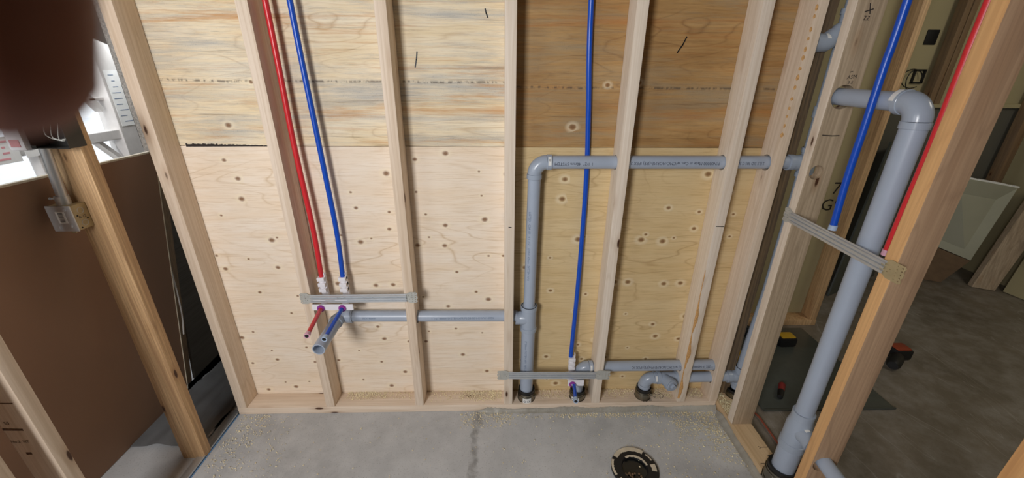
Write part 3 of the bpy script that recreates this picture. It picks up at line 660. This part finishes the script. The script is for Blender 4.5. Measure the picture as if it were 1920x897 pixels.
# -- rubber couplings with steel shields
def coupling(c, r, h, label, lab=None, z0=0.0, toward=(0, -1, .0)):
    t = thing('pipe_coupling', label, 'pipe coupling', (c[0], c[1], z0), 'rubber couplings at the floor')
    b = NB(); lathe(b, (c[0], c[1], z0), (0, 0, 1), [(0, r*.70), (0, r*.93), (h, r*.93), (h, r*.80), (h - .004, r*.70)], 32); obj('rubber_sleeve', b, M['rubber'], t)
    b = NB(); prof = [(h*.18, r*.94), (h*.18, r*.97)]
    for k in range(9): prof += [(h*(.20 + .07*k), r*(.985 if k % 2 else .955))]
    prof += [(h*.84, r*.97), (h*.84, r*.94)]; lathe(b, (c[0], c[1], z0), (0, 0, 1), prof, 32); obj('steel_shield', b, M['clampsteel'], t)
    for k, z in enumerate((h*.30, h*.70)):
        b = NB(); lathe(b, (c[0], c[1], z0 + z - .004), (0, 0, 1), [(0, r*.97), (0, r*1.0), (.008, r*1.0), (.008, r*.97)], 32)
        a = -.5; q = V((c[0] + r*1.04*math.cos(a), c[1] + r*1.04*math.sin(a), z0 + z)); obox(b, q, V((-math.sin(a), math.cos(a), 0))*.009, V((math.cos(a), math.sin(a), 0))*.004, (0, 0, .005), .001)
        obj('band_clamp', b, M['clampsteel'], t)
    if lab:
        b = NB(); patch(b, (c[0], c[1], z0 + h*.5), (0, 0, 1), toward, r*1.005, h*.34, .95); lb = obj('sticker', b, M['paper'], t)
        rr = r * 1.01; tw = V(toward).normalized(); sd = V((0, 0, 1)).cross(tw).normalized() * -1
        def f(x, z, tt): a = x / rr; return V((c[0], c[1], z0 + h*.5 + z)) + (tw*math.cos(a) - sd*math.sin(a)) * (rr + tt + .0007)
        b = NB(); stroke(b, f, [(-.010 + .005*math.cos(a), .005*math.sin(a)) for a in [k*PI/6 for k in range(13)]], .0016)
        obj('printed_mark', b, M['ink'], lb, sm=False)
        obj('printed_text', text_bm(lab, h*.16, lambda x, y: f(x + .008, y, .0004)), M['ink'], lb, sm=False)
    return t
coupling((.068, .046), .0415, .095, 'steel-banded black coupling with sticker under the tall pipe between studs', 'CE')
coupling((.312, .046), .0375, .088, 'black coupling with sticker behind the lower blue tube end', 'UL', toward=(-.5, -1, 0))
coupling((.628, .044), .0365, .094, 'bare grimy black coupling under the cleanout elbow')
coupling((1.078, .045), .0400, .075, 'black coupling in the corner under the vent stack')
coupling((1.018, -.385), .0540, .105, 'largest black coupling with white sticker under the thick right pipe', 'MJ', toward=(-.75, -1, 0))

# ------------------------------------------------------------------ water tubes
def tube(label, pts, mat, r=.0095, stub=None, endmat=None, cat='water tube'):
    t = thing('water_tube', label, cat, pts[-1])
    b = NB(); sweep(b, spline(pts, 6), r, 18); obj('riser', b, M[mat], t)
    if stub:
        p0, p1 = V(stub[0]), V(stub[1]); d = (p1 - p0).normalized(); L = (p1 - p0).length
        b = NB(); lathe(b, p0, d, [(0, 0), (0, .0078), (L, .0078), (L, .0055), (L - .03, .0055), (L - .03, 0)], 20); obj('stub', b, M[mat], t)
        b = NB(); lathe(b, p0 + d * (L - .016), d, [(0, .0078), (0, .0100), (.019, .0108), (.019, .0075), (.004, .0075)], 20); obj('expansion_ring', b, M[endmat], t)
        b = NB(); lathe(b, p0 + d * (L + .0015), d, [(0, 0), (0, .0075), (-.004, .0075)], 20); obj('dark_bore', b, M['black'], t)
    else:
        d = (V(pts[-1]) - V(pts[-2])).normalized(); b = NB(); lathe(b, V(pts[-1]) - d * .010, d, [(0, r), (0, r + .0018), (.016, r + .0018), (.016, r*.6), (.002, r*.6)], 20); obj('expansion_ring', b, M[endmat], t)
    return t
def bend_support(label, x, ztop, zout, y0=.045, y1=-.004):
    t = thing('bend_support', label, 'tube bend support', (x, y0, zout), 'white bend supports')
    path = fillet([(x, y0, ztop), (x, y0, zout), (x, y1, zout)], .045, 8)
    b = NB(); sweep(b, path, .0118, 18); obj('channel', b, M['white'], t)
    b = NB()
    for z in (ztop - .002, ztop - .028, ztop - .052): box(b, (x - .0145, y0 - .016, z - .009), (x + .0145, y0 + .010, z + .007), .0015)
    box(b, (x + .011, y0 - .004, zout + .02), (x + .0145, y0 + .012, ztop + .022), .001)
    pieces('clip', b, M['white'], t, True)
    b = NB(); box(b, (x - .027, y1 - .001, zout + .024), (x + .022, .034, zout + .036), .002); obj('foot', b, M['white'], t)
    b = NB(); lathe(b, (x, -.0095, zout), (0, -1, 0), [(0, .0152), (.003, .0152), (.003, .0128), (.0075, .0122), (.0075, .0085)], 24); obj('grommet', b, M['purple'], t)
    return t
tube('red water tube dropping beside the second stud and ending in an open stub', [(-.800, .045, 2.6), (-.788, .045, 1.674), (-.789, .045, 1.239), (-.7805, .045, .90), (-.785, .045, .688)], 'red', stub=((-.785, -.006, .577), (-.757, -.200, .583)), endmat='cap_pink')
tube('blue water tube dropping left of the waist-high pipe, ending in a stub', [(-.722, .045, 2.6), (-.712, .045, 1.675), (-.701, .045, 1.239), (-.692, .045, .90), (-.699, .045, .688)], 'blue', stub=((-.699, -.006, .577), (-.697, -.200, .568)), endmat='cap_blue')
tube('single blue water tube passing behind the vent run in the middle bay', [(.225, .072, 2.6), (.244, .075, 1.691), (.264, .0795, 1.36), (.275, .0798, 1.163), (.279, .078, .956), (.276, .065, .623), (.266, .045, .275)], 'blue', stub=((.280, -.006, .163), (.269, -.115, .168)), endmat='cap_blue')
tube('blue water tube crossing in front of the elbowed pipe in the right wall', [(.978, -.28, 2.6), (.978, -.280, 1.651), (.978, -.278, 1.502), (.978, -.280, 1.336), (.978, -.281, 1.198), (.978, -.290, 1.035)], 'blue', r=.0098, endmat='cap_blue')
tube('red water tube running along the edge of the orange right wall stud', [(.992, -.464, 2.6), (.992, -.4635, 1.627), (.992, -.464, 1.505), (.992, -.467, 1.303), (.992, -.465, 1.143), (.992, -.465, 1.030)], 'red', r=.0098, endmat='cap_pink')
bend_support('left white bend support gripping the red tube above its bracket', -.785, .690, .577)
bend_support('right white bend support gripping the blue tube above its bracket', -.699, .690, .577)
bend_support('low white bend support holding the single blue tube in the middle bay', .272, .268, .163)

# ------------------------------------------------------------------ steel mounting brackets
def bracket(label, p0, p1, nrm, up, hw=.018, ends=((.0, .05), (.0, .05)), block=None, pmat=('zinc', 'zinc')):
    """ribbed bar from p0 to p1; nrm points at the room"""
    p0, p1, n_, u_ = V(p0), V(p1), V(nrm).normalized(), V(up).normalized(); d = (p1 - p0).normalized(); L = (p1 - p0).length
    t = thing('mounting_bracket', label, 'steel bracket', p0, 'steel brackets between studs')
    prof = [(-1, .003), (-1, .008), (-.62, .008), (-.52, .003), (-.36, .003), (-.26, .0085), (.06, .0085), (.16, .003), (.32, .003), (.42, .0085), (.66, .0085), (.74, .004), (1, .004), (1, .003)]
    b = NB(); A_ = [[b.verts.new(p0 + d*s + u_*hw*a + n_*(h - o)) for a, h in prof] for s, o in ((0, 0), (L, 0))]; B_ = [[b.verts.new(p0 + d*s + u_*hw*a + n_*(h - .0014)) for a, h in prof] for s in (0, L)]
    for k in range(len(prof) - 1):
        b.faces.new((A_[0][k], A_[0][k+1], A_[1][k+1], A_[1][k])); b.faces.new((B_[0][k], B_[1][k], B_[1][k+1], B_[0][k+1]))
        b.faces.new((A_[0][k], B_[0][k], B_[0][k+1], A_[0][k+1])); b.faces.new((A_[1][k], A_[1][k+1], B_[1][k+1], B_[1][k]))
    b.faces.new((A_[0][0], A_[1][0], B_[1][0], B_[0][0])); b.faces.new((A_[0][-1], B_[0][-1], B_[1][-1], A_[1][-1])); bmesh.ops.recalc_face_normals(b, faces=b.faces)
    obj('ribbed_bar', b, M['galv'], t)
    b = NB()
    for fr in (.28, .36, .55, .64):
        q = p0 + d * L * fr + n_ * .004 + u_ * hw * .11; lathe(b, q, n_, [(0, .0022), (.0022, .0018), (.0022, 0)], 10)
    pieces('rivet', b, M['galv'], t, True)
    for k, (pe, sg, (off, ln), mt) in enumerate(((p0, -1, ends[0], pmat[0]), (p1, 1, ends[1], pmat[1]))):
        e = d * sg; b = NB(); w2 = hw * 1.45; F = []
        out = [(off - .010, -.70), (off + .014, -1.42), (ln - .006, -1.35), (ln, -1.1), (ln - .004, -.45), (ln, -.3), (ln, .3), (ln - .004, .45), (ln, 1.1), (ln - .006, 1.35), (off + .014, 1.42), (off - .010, .70)]
        top = [b.verts.new(pe + e*s + u_*hw*a + n_*.0034) for s, a in out]; bot = [b.verts.new(pe + e*s + u_*hw*a + n_*.0016) for s, a in out]
        b.faces.new(top); b.faces.new(bot[::-1])
        for i in range(len(out)): j = (i+1) % len(out); b.faces.new((top[i], top[j], bot[j], bot[i]))
        bmesh.ops.recalc_face_normals(b, faces=b.faces)
        o = obj('end_plate', b, M[mt], t, sm=True)
        hs = []
        for i in range(2):
            for j in range(5):
                q = pe - V(t.location) + e * (ln - .008 - .013*i) + u_ * hw * (-1.0 + .5*j); hs.append((q + V(t.location)*0 - n_*.01, q - n_*.0 + n_*.02, .0021 if i == 0 else .0014))
        for (s, a) in ((off + .008, .5), (off + .012, -.4), (off + .018, .1)): hs.append((pe - V(t.location) + e*s + u_*hw*a - n_*.01, pe - V(t.location) + e*s + u_*hw*a + n_*.02, .0016))
        cut_local(o, hs)
    if block:
        b = NB(); obox(b, *block, bev=.0012); obj('white_backing_plate', b, M['white'], t)['label'] = 'white plastic plate under the bar'
    return t
def cut_local(o, hs):
    off = world_loc(o)
    cut(o, [(a + off, c + off, r) for a, c, r in hs]) if o.parent is None else _cut_child(o, hs, off)
def _cut_child(o, hs, off):
    par = o.parent; o.parent = None; o.location = (0, 0, 0)
    cut(o, hs); o.parent = par
bracket('upper ribbed bracket under the red and blue tubes between two studs', (-.822, -.0012, .620), (-.436, -.0012, .622), (0, -1, 0), (0, 0, 1), .0175, ((.0, .042), (.0, .044)), block=((-.739, -.0055, .580), (.083, 0, 0), (0, .003, 0), (0, 0, .0135)))
bracket('lower ribbed bracket across the foot of the tall pipe', (-.016, -.0012, .2145), (.374, -.0012, .209), (0, -1, 0), (0, 0, 1), .0175, ((.0, .054), (.0, .068)), block=((.288, -.0055, .1665), (.037, 0, 0), (0, .003, 0), (0, 0, .016)))
bracket('slanting ribbed bracket bridging the two right wall studs', (.9688, -.122, 1.012), (.9688, -.500, 1.005), (-1, 0, 0), (0, 0, 1), .0185, ((.0, .036), (-.004, .052)), pmat=('zinc', 'gold'))
b = NB(); box(b, (-.4095, -.001, .600), (-.4082, .030, .645), .0004, 1)
for k in range(4): box(b, (-.4095, .030, .602 + k*.011), (-.4082, .036, .609 + k*.011), .0003, 1)
tag(obj('bracket_flange', b, M['zinc'], None, (-.409, .01, .62)), 'toothed zinc flange folded against the side of the third stud', 'bracket flange')

# ------------------------------------------------------------------ electrical on the left stud
bx = thing('electrical_box', 'small closed steel device box with barcode sticker on the warm stud', 'electrical box', (-1.346, -.249, 1.023))
b = NB(); box(b, (-1.380, -.272, 1.023), (-1.312, -.2245, 1.100), .004); obj('box_body', b, M['gold'], bx)
b = NB(); box(b, (-1.381, -.2755, 1.022), (-1.311, -.2710, 1.101), .002); cov = obj('cover', b, M['galv'], bx)
b = NB(); box(b, (-1.357, -.2764, 1.048), (-1.331, -.2754, 1.084), .0004, 1); lab = obj('barcode_sticker', b, M['paper'], cov)
b = NB()
for k in range(9): stroke(b, lambda x, z, t: V((x, -.2765 - t, z)), [(-1.350, 1.052 + k*.0034), (-1.337, 1.052 + k*.0034)], .0016 if k % 3 else .0008)
obj('barcode', b, M['ink'], lab, sm=False)
b = NB()
for x, z in ((-1.328, 1.090), (-1.327, 1.040), (-1.362, 1.034)): lathe(b, (x, -.2755, z), (0, -1, 0), [(0, .005), (.002, .0045), (.003, .002), (.003, 0)], 14)
pieces('screw', b, M['galv'], cov, True)
b = NB()
for z in (1.080, 1.042):
    lathe(b, (-1.3118, -.248, z), (1, 0, 0), [(0, .0095), (.0008, .0095), (.0008, .0085), (0, .0085)], 22)
pieces('knockout', b, M['zinc'], bx, True)
b = NB()
for y, z in ((-.262, 1.067), (-.236, 1.052), (-.262, 1.03)): lathe(b, (-1.3117, y, z), (1, 0, 0), [(0, .0025), (.0006, .0025), (.0006, 0)], 12)
pieces('screw_hole', b, M['black'], bx, True)
obj('embossed_text', text_bm('A-12', .011, lambda x, y: V((-1.3112, -.249 + x, 1.061 + y))), M['ink'], bx, sm=False)
b = NB(); box(b, (-1.349, -.262, 1.012), (-1.337, -.256, 1.024), .001); obj('mounting_tab', b, M['gold'], bx)
cd = thing('conduit', 'shiny steel conduit joining the two steel boxes on the warm stud', 'conduit', (-1.345, -.25, 1.10))
b = NB(); cyl(b, (-1.343, -.252, 1.106), (-1.331, -.252, 1.266), .0125, 24); obj('tube', b, M['galv'], cd)
b = NB(); lathe(b, (-1.344, -.252, 1.100), (0, 0, 1), [(0, .012), (0, .0165), (.026, .0165), (.026, .0125)], 24); cyl(b, (-1.360, -.256, 1.118), (-1.372, -.258, 1.119), .0022, 10); lathe(b, (-1.370, -.258, 1.119), (-1, 0, 0), [(0, 0), (0, .0042), (.003, .0042), (.003, 0)], 12); obj('connector', b, M['galv'], cd)
ub = thing('electrical_box', 'open dark steel box with bare wires near the thumb', 'electrical box', (-1.28, -.25, 1.268))
b = NB()
a0, a1, y0, y1, z0, z1, th = -1.340, -1.238, -.275, -.225, 1.268, 1.372, .0016
box(b, (a0, y1 - th, z0), (a1, y1, z1)); box(b, (a0, y0, z0), (a1, y1, z0 + th)); box(b, (a0, y0, z1 - th), (a1, y1, z1)); box(b, (a0, y0, z0), (a0 + th, y1, z1)); box(b, (a1 - th, y0, z0), (a1, y1, z1)); box(b, (a0 + .004, y0 - .002, z0), (a0 + .016, y0, z0 + .008)); box(b, (a1 - .03, y0 - .002, z0 - .001), (a1, y0, z0 + .003))
t_ = plain('oiled_dark_steel', '#3c3a38', .3, .6); obj('box_body', b, t_, ub)
for k in range(3):
    b = NB(); sweep(b, spline([(-1.32 + k*.02, -.24, 1.33), (-1.30 + k*.015, -.262, 1.30 - k*.005), (-1.27 + k*.008, -.25, 1.285 + k*.006), (-1.25, -.262, 1.31)], 5), .0012, 8); obj('wire', b, M['zinc'], ub)
# other white-covered box left of it
b = NB(); box(b, (-1.395, -.280, 1.262), (-1.350, -.235, 1.372), .006); wb = obj('electrical_box', b, M['white'], None, (-1.37, -.25, 1.262)); tag(wb, 'white plastic-wrapped box beside the open steel box', 'electrical box')
b = NB(); box(b, (-1.386, -.2815, 1.272), (-1.360, -.2795, 1.292), .001); obj('sticker', b, M['paper_red'], wb)

# ------------------------------------------------------------------ things leaning beyond the left wall
def slab_quad(name, pts, th, mat, label, cat, nrm, sm=False):
    """thick sheet whose outline is given by four world points"""
    n_ = V(nrm).normalized() * th; b = NB(); a = [b.verts.new(p) for p in pts]; c = [b.verts.new(V(p) + n_) for p in pts]
    b.faces.new(a); b.faces.new(c[::-1])
    for i in range(len(pts)): j = (i+1) % len(pts); b.faces.new((a[i], a[j], c[j], c[i]))
    bmesh.ops.recalc_face_normals(b, faces=b.faces); return tag(obj(name, b, M[mat], None, pts[0], sm), label, cat)
dw = slab_quad('drywall_sheet', [(-1.612, -1.9, .003), (-1.612, .164, .003), (-1.385, .164, 1.178), (-1.385, -1.9, 1.178)], .0127, 'drywall_paper', 'large brown-backed drywall sheet leaning against the left wall studs', 'drywall', (-1, 0, .19))
b = NB(); obox(b, (-1.392, -.868, 1.1785), (.0085, 0, 0), (0, 1.033, 0), (0, 0, .003), .001); obox(b, (-1.502, .1655, .59), (.113, 0, .588), (0, .0012, 0), (-.006, 0, .001)); obj('edge_tape', b, M['drywall_edge'], dw)['label'] = 'cream paper tape along the sheet edges'
obj('edge_text', text_bm('XTRA LARGE', .020, lambda x, y: V((-1.4065 + x*.19 + y*0, .1672, 1.085 - x))), M['ink'], dw, sm=False)
slab_quad('loose_board', [(-1.632, .185, .003), (-1.632, .225, .003), (-1.415, .225, 1.12), (-1.415, .185, 1.12)], .03, 'stud_dark', 'thin brown board leaning just beyond the drywall end', 'board', (-1, 0, .19))
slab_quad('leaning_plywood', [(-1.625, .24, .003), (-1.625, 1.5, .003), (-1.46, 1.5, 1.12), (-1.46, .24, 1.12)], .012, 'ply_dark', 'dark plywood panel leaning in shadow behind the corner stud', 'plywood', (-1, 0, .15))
b = NB(); sweep(b, spline([(-1.475, .178, .80), (-1.50, .185, .66), (-1.505, .18, .55), (-1.53, .19, .42), (-1.545, .18, .32)], 6), .003, 8); tag(obj('loose_cable', b, M['alu'], None, (-1.5, .18, .3)), 'thin grey cable hanging by the end of the drywall sheet', 'cable')

# ------------------------------------------------------------------ toilet flange
fl_ = thing('toilet_flange', 'black plastic toilet flange set in the concrete floor', 'toilet flange', (.484, -.312, 0))
b = NB(); lathe(b, (.484, -.312, 0), (0, 0, 1), [(-.03, .048), (.004, .048), (.010, .052), (.012, .060), (.012, .088), (.008, .0935), (.0, .0935)], 48); obj('ring', b, M['black'], fl_)
b = NB(); lathe(b, (.484, -.312, .0), (0, 0, 1), [(.0015, 0), (.0015, .0475)], 32); obj('plugged_opening', b, plain('grimy_black', '#161a1c', .25, 0, .5, 40), fl_)
b = NB()
for a0, a1, ra, rb in ((.9, 2.5, .074, .0915), (2.7, 3.5, .084, .0925), (3.7, 4.3, .080, .0925), (-.25, .15, .066, .085), (.15, 2.1, .047, .055), (.35, .75, .080, .085)):
    n = 16; A_ = []
    for k in range(n + 1):
        a = a0 + (a1 - a0) * k / n; j = random.uniform(-.002, .002); A_.append([b.verts.new((.484 + (r_ + j*(i == 0))*math.cos(a), -.312 + (r_ + j*(i == 0))*math.sin(a), z)) for i, (r_, z) in enumerate(((ra, .0126), (rb, .0126)))])
    for P_, Q_ in zip(A_, A_[1:]): b.faces.new((P_[0], P_[1], Q_[1], Q_[0]))
r = bmesh.ops.extrude_face_region(b, geom=b.faces[:]); bmesh.ops.translate(b, verts=[v for v in r['geom'] if isinstance(v, bmesh.types.BMVert)], vec=(0, 0, .0012)); bmesh.ops.recalc_face_normals(b, faces=b.faces)
obj('plaster_smears', b, M['drywall_edge'], fl_)['label'] = 'dried pale plaster on the ring'
b = NB()
for k in range(26):
    bmesh.ops.create_icosphere(b, subdivisions=1, radius=random.uniform(.002, .006), matrix=Matrix.Translation((.455 + random.uniform(-.03, .05), -.350 + random.uniform(-.02, .018), .005 + random.uniform(0, .004))))
obj('debris', b, M['cardboard'], fl_)

# ------------------------------------------------------------------ room beyond the right wall
G = 'studs of the far room'
b = NB(); box(b, (1.10, .655, 0), (1.945, .744, .038), .002); tag(obj('bottom_plate', b, M['stud_warm'], None, (1.5, .7, 0)), 'bottom plate of the stub wall in the dim far room', 'bottom plate')
stud((1.905, .658, .038), (1.943, .744, H), 'stud_warm', 'end stud of the stub wall in the dim far room')
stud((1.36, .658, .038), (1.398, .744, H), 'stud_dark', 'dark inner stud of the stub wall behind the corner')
b = NB(); box(b, (1.10, .746, 0), (2.02, .758, H)); wsh = tag(obj('drywall_sheet', b, M['drywall_far'], None, (1.5, .75, 0)), 'khaki drywall behind the stub wall studs with big printed letters', 'drywall')
obj('printed_text', text_bm('7\nG9', .10, lambda x, y: V((1.87 + x, .7455, .82 + y))), M['pencil'], wsh, sm=False)
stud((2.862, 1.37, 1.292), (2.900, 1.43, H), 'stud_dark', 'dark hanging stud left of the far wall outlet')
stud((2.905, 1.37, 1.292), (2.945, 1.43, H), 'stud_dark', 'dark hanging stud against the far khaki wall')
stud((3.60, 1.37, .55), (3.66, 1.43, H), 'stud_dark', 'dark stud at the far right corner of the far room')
b = NB(); box(b, (2.76, 1.452, 1.66), (2.84, 1.462, 1.75), .004); o = tag(obj('wall_box', b, M['black'], None, (2.8, 1.45, 1.66)), 'black square wall box high on the far khaki wall', 'electrical box')
b = NB(); 
for (a, c_) in (((2.765, 1.42), (2.775, 1.51)), ((2.835, 1.42), (2.845, 1.51)), ((2.765, 1.50), (2.845, 1.51)), ((2.765, 1.42), (2.845, 1.43))): box(b, (a[0], 1.445, a[1]), (c_[0], 1.46, c_[1]), .001)
ob = tag(obj('outlet_frame', b, M['black'], None, (2.8, 1.45, 1.42)), 'thin black outlet frame with looped cable on the far wall', 'outlet frame')
for k, (rx, rz, cx, cz) in enumerate(((.075, .060, 2.745, 1.45), (.055, .072, 2.765, 1.435))):
    b = NB(); sweep(b, [V((cx + rx*math.cos(a), 1.43 + .01*math.sin(a), cz + rz*math.sin(a))) for a in [.3 + i*PI/10 for i in range(17)]], .003, 8); obj('cable_loop', b, M['black'], ob)
slab_quad('drywall_offcut', [(3.18, 1.32, .305), (3.40, 1.13, .220), (3.45, 1.11, .775), (3.11, 1.15, .83)], .035, 'gypsum', 'grey-green drywall offcut with torn white top leaning in the far room', 'drywall', (-.15, 1, 0))
b = NB()
for k in range(14):
    s = k / 13; p = V((3.11, 1.165, .83)).lerp(V((3.45, 1.125, .775)), s); obox(b, p + V((0, .01, .004 + random.uniform(-.004, .004))), (.016, -.002, -.003), (0, .018, 0), (0, 0, .006 * random.uniform(.6, 1.3)))
obj('torn_paper', b, M['paper'], [o for o in COL.objects if o.name.startswith('drywall_offcut')][0])
slab_quad('cardboard_box', [(3.17, 1.32, .30), (3.40, 1.13, .215), (3.33, 1.19, .003), (3.10, 1.33, .003)], .10, 'cardboard', 'brown cardboard box standing under the drywall offcut', 'box', (.2, 1, 0))
slab_quad('loose_board', [(3.50, 1.12, .003), (3.61, 1.06, .003), (3.74, 1.06, .84), (3.62, 1.12, .84)], .038, 'stud_weather', 'plain board leaning at the far right beside the drywall offcut', 'board', (.2, 1, 0))
slab_quad('drywall_sheet', [(3.66, 1.05, .003), (3.745, .2, .003), (3.765, .2, .62), (3.70, 1.05, .50)], .012, 'drywall_far', 'tall drywall sheet leaning against the far right wall', 'drywall', (1, .1, 0))
slab_quad('drywall_offcut', [(3.61, .98, .50), (3.67, .55, .24), (3.66, .5, .30), (3.62, .98, .57)], .03, 'drywall_edge', 'broken drywall scrap with crumbling edge leaning on the right sheet', 'drywall', (-1, -.1, 0))
slab_quad('leaning_drywall', [(2.30, 1.0, .003), (2.9, 1.30, .003), (2.9, 1.38, 1.05), (2.62, 1.28, 1.05)], .012, 'glassdark', 'leaning panel coloured black-green as the shadow gap at the far wall', 'panel', (-.3, 1, 0))  # dark colour stands for the shadowed gap beside a leaning sheet
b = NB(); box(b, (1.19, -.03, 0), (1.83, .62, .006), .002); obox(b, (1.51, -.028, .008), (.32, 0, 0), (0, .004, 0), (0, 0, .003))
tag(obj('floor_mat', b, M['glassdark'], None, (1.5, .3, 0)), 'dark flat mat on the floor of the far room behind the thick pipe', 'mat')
sd = thing('utility_knife', 'red and black handled tool lying on the dark mat', 'hand tool', (1.34, .08, .012))
b = NB(); d_ = V((.075, .095, 0)); c_ = V((1.304, .035, .022)); lathe(b, c_, d_, [(0, 0), (.002, .012), (.05, .015), (.055, .014), (.055, 0)], 16); obj('black_grip', b, M['black'], sd)
b = NB(); lathe(b, c_ + d_.normalized()*.055, d_, [(0, 0), (0, .014), (.05, .016), (.062, .010), (.064, 0)], 16); obj('red_handle', b, plain('dull_red_plastic', '#8a2a2a', .5), sd)
tp = thing('tape_measure', 'black tape measure with yellow top on the far mat', 'tape measure', (1.60, .47, .006))
b = NB(); box(b, (1.565, .43, .006), (1.665, .50, .065), .014); obj('case', b, M['black'], tp); b = NB(); box(b, (1.575, .438, .060), (1.655, .492, .072), .006); obj('yellow_face', b, M['yellow'], tp)
b = NB(); box(b, (1.19, .30, .006), (1.29, .38, .05), .008); box(b, (1.21, .315, .048), (1.27, .365, .056), .004); tag(obj('yellow_case', b, M['yellow'], None, (1.24, .34, .006)), 'small yellow case on the floor behind the corner stud', 'case')
b = NB(); box(b, (1.33, .53, .006), (1.47, .60, .05), .012); cyl(b, (1.36, .565, .05), (1.44, .565, .05), .012, 16); tag(obj('black_case', b, plain('navy_plastic', '#14202c', .5), None, (1.4, .56, .006)), 'dark navy case on the floor by the stub wall', 'case')
dr = thing('cordless_tool', 'black and orange cordless tool lying beyond the orange stud', 'power tool', (2.17, .33, 0))
b = NB(); box(b, (2.14, .31, .0), (2.24, .39, .065), .015); obj('battery', b, M['black'], dr); b = NB(); box(b, (2.15, .318, .058), (2.23, .382, .072), .008); obj('orange_cap', b, plain('dull_orange_plastic', '#8f3d24', .5), dr); b = NB(); lathe(b, (2.05, .235, .034), (.8, .6, 0), [(0, 0), (0, .022), (.02, .031), (.09, .033), (.12, .026), (.12, 0)], 18); obj('chuck', b, M['black'], dr)
b = NB(); sweep(b, [V((1.10, .10, .008)), V((1.142, -.07, .008)), V((1.138, -.21, .008)), V((1.150, -.34, .008))], .0045, 10); tag(obj('orange_rod', b, plain('rusty_orange', '#8e4a36', .6), None, (1.14, -.1, 0)), 'thin orange rod on the floor just beyond the right plate', 'rod')

# ------------------------------------------------------------------ finger over the lens edge (a body is one mesh)
z_ = .042; ft = CL + (CF + CR * (-990 / 748.3) + CU * (345 / 748.3)) * z_
fd = (CR * (-.12) + CU * .97 + CF * .10).normalized(); r_ = .0086
FG = thing('person', 'dark blurred fingertip reaching over the upper left of the view', 'person', ft)
b = NB(); lathe(b, ft - fd * r_, fd, [(r_ * (1 - math.cos(a)), r_ * math.sin(a)) for a in [k * PI / 20 for k in range(11)]] + [(.014, .0086), (.022, .0086), (.030, .0090), (.036, .0089), (.048, .0095), (.062, .0099), (.078, .0102), (.078, 0)], 40)
obj('finger', b, M['skin'], FG)
b = NB(); nn = (CF - fd * CF.dot(fd)).normalized(); patch(b, ft + fd * .004, fd, nn, .0083, .010, 1.1, .0006, 12); obj('fingernail', b, M['nail'], FG)
